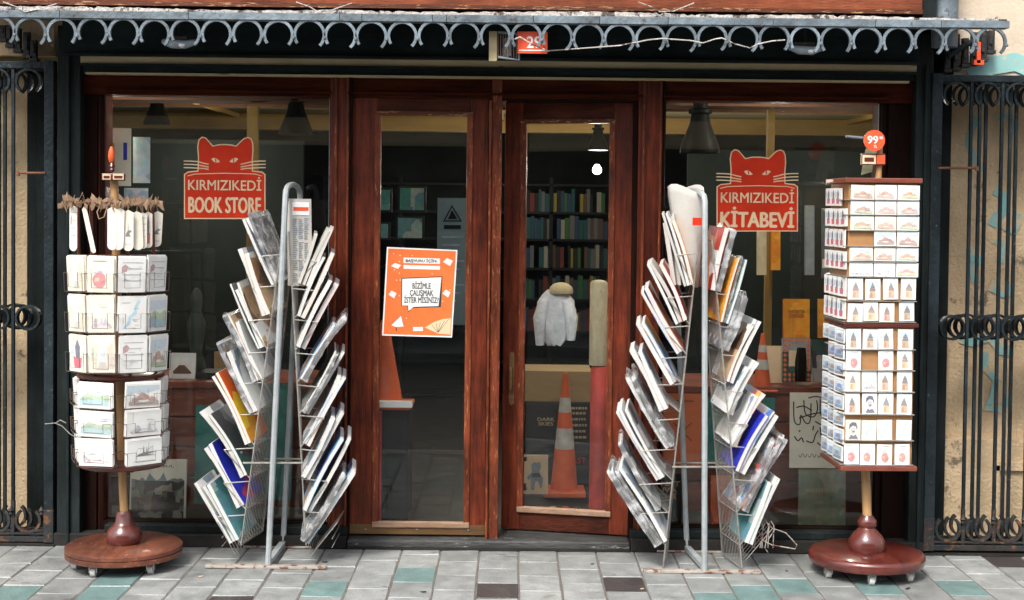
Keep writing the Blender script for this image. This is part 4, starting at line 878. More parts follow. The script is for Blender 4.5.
# ================================================================== PRINTED CARD MOTIFS  (u,v in 0..1)
def motif(kind,rg):
    j=lambda a:rg.uniform(-a,a)
    if kind=='tower':
        return [((.62,.70,.74),[(.08,.55),(.3,.62),(.7,.60),(.92,.66),(.9,.9),(.5,.94),(.12,.88)]),((.60,.40,.24),[(.28,.08),(.74,.08),(.70,.42),(.32,.42)]),((.45,.24,.14),[(.36,.12),(.5,.12),(.5,.36),(.36,.34)]),((.26,.20,.17),[(.30,.42),(.72,.42),(.68,.55),(.34,.55)]),((.20,.18,.18),[(.34,.56),(.68,.56),(.51,.84+j(.02))])]
    if kind=='mosque':
        d=[(.5+.18*math.cos(R(a)),.32+.26*math.sin(R(a))) for a in range(0,181,30)]
        d2=[(.28+.10*math.cos(R(a)),.28+.17*math.sin(R(a))) for a in range(0,181,36)]
        d3=[(.74+.10*math.cos(R(a)),.28+.17*math.sin(R(a))) for a in range(0,181,36)]
        return [((.62,.72,.74),[(.05,.5),(.3,.66),(.6,.6),(.95,.7),(.95,.9),(.05,.9)]),((.55,.30,.22),d),((.48,.34,.28),d2),((.50,.30,.26),d3),((.35,.32,.30),[(.15,.25),(.17,.25),(.16,.7)]),((.35,.30,.30),[(.84,.25),(.87,.25),(.855,.68)]),((.45,.52,.30) if rg.random()<.5 else (.5,.36,.3),[(.1,.12),(.92,.1),(.9,.28),(.5,.24),(.12,.28)])]
    if kind=='rose':
        d=[(.5+.24*math.cos(R(a))*(1+j(.1)),.36+.24*math.sin(R(a))*(1+j(.1))) for a in range(0,360,36)]
        return [((.55,.60,.62),[(.28,.5),(.72,.5),(.66,.72),(.5,.78),(.34,.72)]),((.60,.10,.06),d),((.75,.35,.22),[(.32,.3),(.48,.34),(.46,.44),(.34,.42)]),((.35,.05,.04),[(.54,.24),(.68,.30),(.66,.36),(.54,.33)]),((.3,.3,.3),[(.25,.9),(.75,.9),(.75,.92),(.25,.92)])]
    if kind=='portrait':
        return [((.10,.10,.11),[(.22,.5),(.25,.78),(.45,.90),(.70,.86),(.80,.62),(.72,.5),(.70,.66),(.5,.72),(.34,.64)]),((.5,.5,.5),[(.34,.45),(.4,.66),(.62,.66),(.68,.5),(.6,.34),(.44,.32)]),((.08,.08,.09),[(.42,.44),(.62,.46),(.56,.38),(.48,.38)]),((.14,.14,.15),[(.2,.06),(.36,.28),(.5,.2),(.66,.28),(.85,.06)])]
    if kind=='map':
        return [((.42,.62,.74),[(.7,.95),(.78,.9),(.62,.7),(.66,.55),(.45,.42),(.42,.28),(.22,.1),(.14,.12),(.34,.32),(.36,.46),(.56,.60),(.54,.72)]),((.5,.5,.45),[(.1,.85),(.4,.85),(.4,.87),(.1,.87)])]
    if kind=='tulip':
        return [((.10,.10,.13),[(.40,.30),(.60,.30),(.66,.7),(.5,.92),(.36,.7)]),((.50,.05,.06),[(.30,.12),(.68,.12),(.74,.42),(.5,.36),(.26,.44)]),((.45,.5,.6),[(.1,.5),(.28,.5),(.3,.8),(.12,.8)])]
    if kind=='blue':
        d=[(.5+.26*math.cos(R(a)),.36+.3*math.sin(R(a))) for a in range(0,181,36)]
        c=rg.choice([(.28,.18,.15),(.22,.28,.42),(.35,.22,.18),(.12,.2,.4)])
        return [((.35,.48,.60),[(.05,.1),(.95,.1),(.95,.9),(.05,.9)]),(c,d),((.62,.68,.72),[(.1,.62),(.9,.66),(.9,.86),(.1,.84)]),((.2,.25,.35),[(.08,.12),(.92,.12),(.92,.3),(.08,.3)])]
    if kind=='green':
        return [((.55,.68,.72),[(.06,.6),(.94,.64),(.94,.9),(.06,.88)]),((.28,.42,.18),[(.06,.35),(.3,.62),(.6,.5),(.94,.6),(.94,.32)]),((.18,.42,.45),[(.06,.12),(.94,.12),(.94,.34),(.06,.36)]),((.12,.28,.12),[(.1,.34),(.35,.48),(.5,.36)])]
    if kind=='street':
        return [((.62,.66,.42),[(.1,.1),(.3,.12),(.36,.8),(.14,.85)]),((.50,.60,.66),[(.36,.12),(.6,.1),(.6,.72),(.40,.8)]),((.68,.52,.30),[(.64,.12),(.9,.1),(.88,.88),(.66,.7)]),((.35,.3,.26),[(.3,.08),(.7,.08),(.6,.3),(.4,.3)]),((.3,.45,.2),[(.12,.5),(.22,.55),(.2,.72),(.12,.7)])]
    if kind=='skyline':
        p=[(.08,.14)];x=.08
        while x<.9: p.append((x,.25+j(.08)+(.2 if rg.random()<.25 else 0))); x+=.07
        p.append((.92,.14))
        return [((.40,.38,.42),p),((.62,.5,.5),[(.1,.12),(.9,.12),(.8,.2),(.2,.2)]),((.25,.2,.2),[(.2,.14),(.3,.3),(.34,.14)])]
    if kind=='writing':
        o=[((.45,.12,.12),[(.12,.55),(.3,.6),(.36,.72),(.25,.8),(.12,.72)])]
        for i in range(4): o.append(((.3,.3,.32),[(.15,.84-i*.0+0*i-.17*i),(.85-j(.1),.84-.17*i),(.85,.86-.17*i),(.15,.86-.17*i)]))
        return o
    if kind=='tugra':
        return [((.08,.08,.08),[(.25,.35),(.75,.35),(.6,.42),(.9,.5),(.5,.5),(.35,.45)]),((.10,.10,.10),[(.45,.42),(.48,.8),(.51,.42)]),((.10,.10,.10),[(.55,.42),(.57,.74),(.6,.42)]),((.5,.45,.4),[(.2,.15),(.8,.15),(.8,.18),(.2,.18)])]
    return []
LIFT={'mosque':.15,'tower':.15,'street':.45,'green':.4,'skyline':.3,'map':.1,'rose':.3,'portrait':.12,'tulip':.18,'tugra':.2,'blue':.15}
def card(F,w_,h_,th,kind,label,rg,cat='postcard',group=None,base='card_white',extra=0,round_=False):
    m=MB()
    if round_:
        pts=[(0,w_*.5)]+[(w_/2-w_/2*math.cos(R(a)),w_*.5-w_*.5*math.sin(R(a))) for a in range(15,180,15)]+[(w_,w_*.5),(w_,h_-.012),(w_/2,h_),(0,h_-.012)]
        m.prism(F,pts,-th,0)
    else:
        t=rg.uniform(-.028,.028); F=Fr(F.o,F.u+F.v*t,F.v-F.u*t); m.boxf(F,0,w_,0,h_,-th,0)
        for e in range(extra):
            dx,dy=rg.uniform(-.006,.006),rg.uniform(0,.008); m.boxf(F,dx,w_+dx,dy,h_+dy,-th-.004*(e+1),-th-.004*e-.0008)
    o=m.build('postcard' if not round_ else 'bookmark',base,None); tag(o,label,cat,group)
    mt=motif(kind,rg)
    if kind in('mosque','tower','rose','blue','street','green','skyline'):
        jj=rg.uniform(-.04,.04); kk=rg.uniform(.92,1.08); cj=rg.uniform(.8,1.25)
        mt=[(tuple(min(.9,max(0,round(q*cj*rg.uniform(.95,1.05),2))) for q in c),[(min(.96,max(.04,.5+(x-.5)*kk+jj+rg.uniform(-.012,.012))),min(.95,max(.05,y*rg.uniform(.97,1.03)))) for x,y in p]) for c,p in mt]
    if mt and kind not in('portrait','tulip'):   # pen strokes
        for q in range(7 if w_>.1 else 4):
            x,y=rg.uniform(.12,.8),rg.uniform(.12,.75); a=rg.choice([0,0,1.57,.5,-.4]); l=rg.uniform(.08,.28); dx,dy=l*math.cos(a),l*math.sin(a)*w_/h_
            t_=.010; mt.append(((.25,.22,.2),[(x,y),(x+dx,y+dy),(x+dx+t_*math.sin(a),min(.97,y+dy+t_*math.cos(a)*w_/h_*1.4)),(x+t_*math.sin(a),y+t_*math.cos(a)*w_/h_*1.4)]))
    if mt:
        mats=[];m=MB()
        for i,(c,p) in enumerate(mt):
            lf=LIFT.get(kind,.3); c=tuple(round((q*(1-lf)+.74*lf)*25)/25 for q in c)
            if c not in mats: mats.append(c)
            m.keep=True
            P=[(x*w_,y*h_) for x,y in p]
            ar=sum(P[k-1][0]*P[k][1]-P[k][0]*P[k-1][1] for k in range(len(P)))
            if ar<0: P=P[::-1]
            m.flat(F,P,.0006+.00022*i,mats.index(c))
        m.build('printed_picture',mats,o)
    return o
def caster(x,y,top,par,rot=0):
    m=MB(); m.tube([(x-.011,y,.021),(x+.011,y,.021)],.021,16); m.build('caster_wheel','caster',par,smooth=True)
    m=MB(); m.box(x-.018,x+.018,y-.006,y+.006,.03,top); m.box(x-.018,x-.0135,y-.013,y+.013,.018,.045); m.box(x+.0135,x+.018,y-.013,y+.013,.018,.045); m.build('caster_fork','steel',par)

# ================================================================== POSTCARD TOWER (right)
pm('card_cool',(.68,.74,.75),(.64,.70,.71),20,.5)
def card_tower():
    rg=random.Random(21); cx,cy=1.640,-.42
    T_=thing('postcard_tower',(cx,cy,0),'square rotating postcard tower on a round glossy red-brown base at the right','postcard stand')
    b=Vector((cx,cy,0)); by=Vector((at(866,551,-.45).x,-.46,0))
    m=MB(); m.lathe(by,[(.0,.05),(.245,.05),(.257,.056),(.262,.068),(.262,.088),(.256,.1),(.245,.105),(.0,.106)],56); m.build('round_base','base_gloss',T_,smooth=True)
    m=MB()
    m.lathe(by,[(.078,.1065),(.084,.125),(.083,.15),(.070,.175),(.046,.20),(.036,.212),(.044,.225),(.043,.245),(.030,.262),(.026,.268)],30); m.build('turned_foot','turned_wood',T_,smooth=True)
    m=MB(); m.tube([(by.x,by.y,.26),(cx,cy,.51)],.021,14); m.build('pole','pole_wood',T_,smooth=True)
    for a in (205,262,318,80): caster(by.x+.215*math.cos(R(a)),by.y+.215*math.sin(R(a)),.052,T_)
    yaw=R(1.5); u=Vector((math.cos(yaw),math.sin(yaw),0)); back=Vector((-math.sin(yaw),math.cos(yaw),0)); W,D=.318,.335
    fl=Vector((at(845.5,325,-.6).x,-.6,0))
    c0=fl+u*W/2+back*D/2
    zb,zt,zm=PZ(466,-.6,880)+.0,PZ(183,-.6,885),PZ(325.5,-.6,880)
    def slab(z0,z1,e,name,mat):
        Fq=Fr((fl.x,fl.y,0)-0*fl if False else Vector((fl.x,fl.y,0)),u,(0,0,1)); m=MB(); m.boxf(Fq,-e,W+e,z0,z1,-D-e,e); m.build(name,mat,T_,bevel=.003)
    slab(zb-.022,zb,.014,'bottom_tray','rim_red'); slab(zt,zt+.022,.014,'top_board','rim_red'); slab(zm-.008,zm+.010,.010,'middle_tray','rim_wood')
    slab(zb+.0005,zm-.0085,-.006,'card_panel','panel_tan'); slab(zm+.0105,zt-.0005,-.006,'card_panel','panel_tan')
    # wire lips under each row are parts of the tower
    Ff_=Fr(Vector((fl.x,fl.y,0)),u,(0,0,1)); left=Fr(Vector((fl.x,fl.y,0))+back*D,-back,(0,0,1))
    def zfy(y): return at(880,y,-.6).z
    def uf(x): return (at(x,325,-.6).x-fl.x)/u.x
    rows=[]
    ky=['mosque']*6
    for r,(y0,y1) in enumerate(((185,199.5),(201,214.5),(216,230),(231,246),(247.5,261),(262.5,276.5))):
        for c,(x0,x1) in enumerate(((848,871.5),(872.5,894),(895,917))):
            if r==3 and c==0: continue
            j=rg.uniform(-.002,.002)
            rows.append((x0,x1,y0+j,y1+j,'mosque' if rg.random()<.8 else 'skyline','wide pale mosque postcard, %s of three in the %s row of the tower front'%(['left','middle','right'][c],ordn[r])))
    for r,(y0,y1,xs,kinds) in enumerate(((279,300,(847,864.5,882.5,900),['tower']*4),(302.5,321.5,(847,863,879,899),['tower']*4),(329,349,(846,862.5,878.5,898),['tower']*4),(350.5,370,(846,None,879,898),['rose',None,'rose','tower']),
          (371,391.5,(846,862.5,878.5,898),['tower','skyline','tower','tower']),(393.5,414,(846,863.5,879.5,898),['tower','portrait','tower','tower']),(420,440,(847,863,879,898),['portrait','map','map','map']),(444,464.5,(846,862,879,897),['rose']*4))):
        for c,x in enumerate(xs):
            if x is None: continue
            s=rg.uniform(-1,1.2) if r<2 else rg.uniform(-.3,.3)
            nm={'tower':'stone tower','rose':'red blossom','portrait':'grey portrait','map':'blue map','skyline':'pale skyline'}[kinds[c]]
            rows.append((x,x+15,y0+s,y1+s,kinds[c],'%s postcard, %s from left in the %s row of the tower front'%(nm,ordn[c],ordn[6+r])))
    for x0,x1,y0,y1,kd,lab in rows:
        u0,u1=uf(x0),uf(x1); z0,z1=zfy(y1),zfy(y0)
        F=Fr(Ff_.p(u0,z0,.010),u,(0,0,1)-back*0 if False else Vector((0,0,1))+back*.03)
        card(F,u1-u0,z1-z0,.005,kd,lab,rg,group='postcards on the front of the tower',base=rg.choice(['card_white','card_cream','card_cool']))
    for y in (200,215,230.5,246.5,262,277,301,322,349.5,370.5,392,414.5,440.5,465):
        m=MB(); z=zfy(y); m.boxf(Ff_,.003,W-.003,z-.002,z+.0015,-.006,.013); m.boxf(left,.003,D-.003,z-.002,z+.0015,-.006,.012); m.build('card_rail','wire',T_)
    # left side: tulips above, blue views below
    ytop=[(187,206),(208,227),(229,248),(251,270),(277,297),(299,320)]
    for r,(y0,y1) in enumerate(ytop):
        for c in range(4):
            u0=.004+c*.083; z1,z0=zfy(y0)+.0,zfy(y1)
            if rg.random()<.03: continue
            F=Fr(left.p(u0,z0,.017),Vector(left.u)-left.n*rg.uniform(.08,.22),(0,0,1))
            card(F,.078,z1-z0-.004,.006,'tulip','narrow red and black card, %s from front in the %s row of the tower side'%(['fourth','third','second','first'][c],ordn[r]),rg,group='cards on the left side of the tower')
    for r in range(8):
        y0=329+r*16.9; y1=y0+14.5
        for c in range(3):
            if r==1 and c==0: continue
            F=Fr(left.p(.004+c*.110,zfy(y1),.019),Vector(left.u)-left.n*rg.uniform(.12,.22),(0,0,1))
            card(F,.106,zfy(y0)-zfy(y1),.006,'blue','blue-grey view card, %s from front in lower row %s of the tower side'%(['third','second','first'][c],ordn[r]),rg,group='cards on the left side of the tower')
    # finial, tags
    m=MB(); m.tube([(c0.x,c0.y-.1,zt+.02),(c0.x+.003,c0.y-.1,at(872,145,-.5).z)],.0135,10); m.build('top_pole','pole_wood',T_,smooth=True)
    Yt=c0.y-.13
    m=MB(); m.pbox(861.5,153.5,885.5,165,Yt,Yt+.02); s=m.build('brand_block','rim_wood',T_,bevel=.003)
    m=MB(); m.pbox(862.5,155,876,164,Yt-.002,Yt); m.build('oval_label','sign_cream',s,bevel=.001); m=MB(); m.pbox(877,155,885,164,Yt-.002,Yt); m.build('oval_label','tag_red',s)
    m=MB(); m.pbox(864.5,157.5,874,161.5,Yt-.004,Yt-.0025); m.build('label_ink','rim_wood',s)
    c=at(874.5,140.5,Yt-.02); m=MB(); m.tube([(c.x,Yt-.012,c.z),(c.x,Yt-.02,c.z)],.047,28); g=m.build('price_disc','tag_red'); tag(g,'round orange-red price disc reading 99 on top of the postcard tower','price tag')
    F_=Fr((0,Yt-.021,0)); text('99',F_,c.x-.008,c.z+.003,.046,.034,'white',g,bold=.03,n=.0005); text('90',F_,c.x+.029,c.z+.012,.015,.013,'white',g,bold=.03,n=.0005); text('TL',F_,c.x+.004,c.z-.027,.016,.012,'white',g,bold=.03,n=.0005)
    m=MB(); m.tube([at(846,136.5,Yt),at(864,138,Yt)],.0065,8); o=m.build('white_marker','iron_light'); tag(o,'pale blue-white pen clipped beside the round price disc','pen')
    m=MB(); Fp=Fr(at(861,175,Yt+.1),(1,0,.1),(0,0,1)); m.prism(Fp,[(0,0),(.05,.01),(.055,.05),(.09,.02),(.10,.16),(.04,.17),(.015,.10)],0,.002); o=m.build('hanging_scrap','watermark'); tag(o,'torn greenish paper scrap hanging behind the tower top','paper scrap')
card_tower()

# ================================================================== ROUND POSTCARD SPINNER (left)
def spinner():
    rg=random.Random(31); ck=at(118,300,-.45); cx,cy=ck.x,-.45; base=Vector((at(124,551,-.47).x,-.47,0))
    T_=thing('card_spinner',(cx,cy,0),'round wooden card spinner with raffia bookmarks on worn red-brown base at the left','postcard stand')
    m=MB(); m.lathe(base,[(.0,.05),(.255,.05),(.262,.055),(.262,.074),(.257,.077),(.262,.080),(.262,.096),(.250,.104),(.0,.105)],56); m.build('round_base','base_wood',T_,smooth=True)
    m=MB(); m.lathe(base,[(.070,.1055),(.080,.122),(.082,.145),(.072,.17),(.05,.19),(.040,.205),(.036,.24),(.030,.252)],30); m.build('turned_foot','turned_wood',T_,smooth=True)
    for a in (200,248,318,70): caster(base.x+.215*math.cos(R(a)),base.y+.215*math.sin(R(a)),.052,T_)
    zf=lambda y: at(118,y,cy).z
    zf2=lambda y: at(118,y,cy-.2).z
    m=MB(); m.tube([(base.x,base.y,.24),(at(122,470,cy).x,cy,zf(470))],.019,14); m.build('pole','pole_wood',T_,smooth=True)
    m=MB(); m.tube([(at(122,468,cy).x,cy,zf(468)),(at(114,178,cy).x,cy,zf(178))],.019,14); m.build('upper_pole','pole_wood',T_,smooth=True)
    def disc(y,r,name,h=.018,px=None):
        x=at(px or 120,y,cy).x; m=MB(); z=zf2(y)
        m.lathe((x,cy,z),[(0,-h),(r-.006,-h),(r,-h+.005),(r,-.005),(r-.006,0),(0,.0005)],40); m.build(name,'rim_wood',T_,smooth=True)
    disc(257,.185,'upper_disc',.014,119); disc(377,.195,'middle_disc',.022,121); disc(467.5,.195,'bottom_disc',.024,122.5)
    for dx,dy in ((-.17,-.03),(.17,-.03),(-.075,-.15),(.085,-.15),(0,.16)):
        m=MB(); m.tube([(at(122.5,466,cy).x+dx,cy+dy,zf(466)),(at(117,205,cy).x+dx,cy+dy,zf(205))],.008,6); m.build('upright','rim_wood',T_)
    # top ring with bookmarks
    zr=zf(203); rc=at(112.5,203,cy); rr=.200
    m=MB(); m.tube([(rc.x+rr*math.cos(R(a)),cy+rr*math.sin(R(a)),zr) for a in range(0,360,12)],.005,6,closed=True); m.build('top_ring','rim_wood',T_)
    for a in (0,60,120):
        m=MB(); m.tube([(rc.x+rr*math.cos(R(a)),cy+rr*math.sin(R(a)),zr),(rc.x-rr*math.cos(R(a)),cy-rr*math.sin(R(a)),zr)],.004,6); m.build('ring_spoke','rim_wood',T_)
    bms=[(74,9,206,251,0),(94,5,207,253,.22),(112,9,208,250,.0),(118.5,9,209,250,-.03),(128,10,211,251,0),(138,10,212,250,.04),(142.5,8,213,249,0),(148,8,212,248,0),(156,10,211,247,-.05)]
    kinds=['writing','','','','tugra','','writing','tulip','tugra']
    for i,(x,wp,y0,y1,tl) in enumerate(bms):
        dxp=(x-112.5)/219; dyp=-math.sqrt(max(.0,rr*rr-dxp*dxp)); Y=cy+dyp
        c=at(x,y1,Y); h=(y1-y0)/219; w_=wp/219
        F=Fr(c-Vector((w_/2,0,0)),(math.cos(dxp*2),math.sin(dxp*2),0),(-tl,0,1))
        names=['lined bookmark at the far left','thin tilted bookmark','plain bookmark left of the pole','plain bookmark overlapping the pole','bookmark with a dark curved emblem, middle','plain cream bookmark, right of middle','narrow written bookmark','red-tipped narrow bookmark','bookmark with a dark emblem at the far right']
        o=card(F,w_,h,.002,kinds[i],names[i]+' of the raffia ring',rg,cat='bookmark',group='bookmarks hanging from the spinner ring',base='card_cream',round_=True)
        m=MB(); kx=Vector((at(x,203,Y).x,Y,zr)); m.tube([kx+Vector((0,-.004,.003)),F.p(w_/2,h,0)],.0022,5); m.build('string','raffia',o)
        m=MB()
        for q in range(4):
            a=rg.uniform(-1.6,4.6); l=rg.uniform(.018,.040); d=Vector((math.cos(a),rg.uniform(-.5,.3),math.sin(a)*.6)).normalized()
            Fq=Fr(kx+Vector((rg.uniform(-.015,.015),-.008,rg.uniform(-.01,.012))),d,Vector((rg.uniform(-.5,.5),-.3,1)))
            m.prism(Fq,[(0,-.003),(l*.6,-.014),(l,-.011),(l*.9,.008),(l*.95,.016),(l*.5,.012),(0,.003)],0,.0015)
        m.build('raffia_bow','raffia',o)
    for i in range(16):   # raffia tufts left on the ring
        a=R(180+i*12+rg.uniform(-4,4)); k=Vector((rc.x+rr*math.cos(a),cy+rr*math.sin(a),zr)); m=MB()
        for q in range(5):
            b=rg.uniform(-2,5); l=rg.uniform(.015,.036); d=Vector((math.cos(b),rg.uniform(-.5,.3),math.sin(b)*.8)).normalized()
            Fq=Fr(k+Vector((rg.uniform(-.015,.015),-.006,rg.uniform(-.008,.012))),d,Vector((rg.uniform(-.5,.5),-.3,1)))
            m.prism(Fq,[(0,-.003),(l*.6,-.012),(l,-.009),(l*.95,.014),(l*.5,.010),(0,.003)],0,.0015)
        m.build('raffia_tuft','raffia',T_)
    m=MB(); p=[at(100,206,cy-.2),at(97,212,cy-.2),at(99,219,cy-.2),at(104,217,cy-.2),at(107,208,cy-.2),at(105,202,cy-.2)]; m.tube(p,.0025,5); m.build('string_loop','raffia',T_)
    view=math.atan2(-cx,6.5)   # direction of the street side viewer from the spinner
    def face(a,dist,xc,zc_bottom,w_):
        A=R(a)+view*.85; n=Vector((math.sin(A),-math.cos(A),0)); u=Vector((math.cos(A),math.sin(A),0))
        o=Vector((xc,cy,zc_bottom))+n*dist-u*w_/2
        return Fr(o,u,Vector((0,0,1))-n*.04*-1 if False else Vector((0,0,1))+n*.05),u,n
    def pocket(F,w_,h_,par):
        m=MB(); zc=h_*.55; q=.016
        pts=[F.p(-.004,.0,-.02),F.p(-.004,.0,q),F.p(-.004,zc,q),F.p(w_*.22,zc,q),F.p(w_*.22,.02,q),F.p(w_*.78,.02,q),F.p(w_*.78,zc,q),F.p(w_+.004,zc,q),F.p(w_+.004,0,q),F.p(w_+.004,0,-.02)]
        m.tube(pts,.0014,5); m.tube([F.p(-.004,-.001,q),F.p(w_+.004,-.001,q)],.0016,5); m.tube([F.p(-.004,zc*.95,q),F.p(-.01,zc*.95,-.06)],.0014,5); m.tube([F.p(w_+.004,zc*.95,q),F.p(w_+.01,zc*.95,-.06)],.0014,5)
        m.build('card_pocket','wire_dark',par)
    angs=[-50,-17,17,50]; ks=[['street','rose','writing','writing'],['street','skyline','map','green'],['tulip','street','writing','mosque']]
    pos=['far left','left of the pole','right of the pole','far right']
    for r,(y0,y1) in enumerate(((257.5,292),(297,332.5),(337.5,372.5))):
        xc=at(118+r*.9,275,cy).x
        for c,a in enumerate(angs):
            w_=.122; zb=zf2(y1); h_=(y1-y0)/223+rg.uniform(-.004,.004)
            F,u,n=face(a,.225,xc,zb,w_)
            k=ks[r][c]; card(F,w_,h_,.004,k,'cream card with %s drawing, %s in the %s spinner tier'%({'street':'street','rose':'red blossom','writing':'handwritten','skyline':'grey skyline','map':'blue map','green':'green landscape','tulip':'red','mosque':'mosque'}[k],pos[c],ordn[r]),rg,group='cards in the round spinner',extra=3,base='card_cream' if c in(0,1) else 'card_white')
            pocket(F,w_,h_,T_)
    ks=[['','green','mosque',''],['','green','skyline',''],['','skyline','tugra','']]
    for r,(y0,y1) in enumerate(((383,407.5),(411,436),(440,465.5))):
        xc=at(121+r*.8,275,cy).x
        for c,a in enumerate((-80,-26,26,80)):
            w_=.166 if abs(a)<50 else .12; zb=zf2(y1); h_=(y1-y0)/223
            F,u,n=face(a,.235 if abs(a)<50 else .2,xc,zb,w_)
            k=ks[r][c]; card(F,w_,h_,.004,k,('wide card with %s drawing, %s in the %s lower spinner tier'%({'green':'green landscape','mosque':'pale mosque','skyline':'grey skyline','tugra':'black emblem','':'turned-away'}[k],pos[c],ordn[r])),rg,group='cards in the round spinner',extra=3)
            pocket(F,w_,h_,T_)
    Yt=cy-.03
    m=MB(); m.pbox(101.5,173.5,124.5,180.5,Yt-.02,Yt); s=m.build('brand_block','rim_wood',T_,bevel=.003)
    m=MB(); m.pbox(102.5,174.5,110.5,179.5,Yt-.022,Yt-.02); m.pbox(113,174.5,123.5,179.5,Yt-.022,Yt-.02); m.build('oval_label','sign_cream',s)
    m=MB(); m.pbox(103.5,175.6,109.6,178.4,Yt-.0235,Yt-.0225); m.pbox(114,175.6,122.5,178.4,Yt-.0235,Yt-.0225); m.build('label_ink','rim_wood',s)
    c=at(112,172.5,Yt); m=MB(); m.lathe((c.x,Yt,c.z),[(.006,0),(.012,.012),(.009,.02),(.014,.028),(.006,.045)],12); m.build('finial','turned_wood',T_,smooth=True)
    c=at(111.5,163,Yt); m=MB(); m.lathe((c.x,Yt,c.z),[(.004,-.002),(.011,.004),(.016,.03),(.013,.055),(.005,.075)],12); m.build('red_finial_tip','orange_cone',T_,smooth=True)
    # loose twig wires sticking out at the left
    m=MB(); m.tube([at(45,424,cy-.1),at(55,423,cy-.1),at(62,426,cy-.1),at(70,434,cy-.1),at(77,438,cy-.1)],.002,5); m.tube([at(56,423,cy-.1),at(60,420,cy-.1),at(66,423,cy-.1)],.002,5); m.build('loose_wire','wire',T_)
spinner()

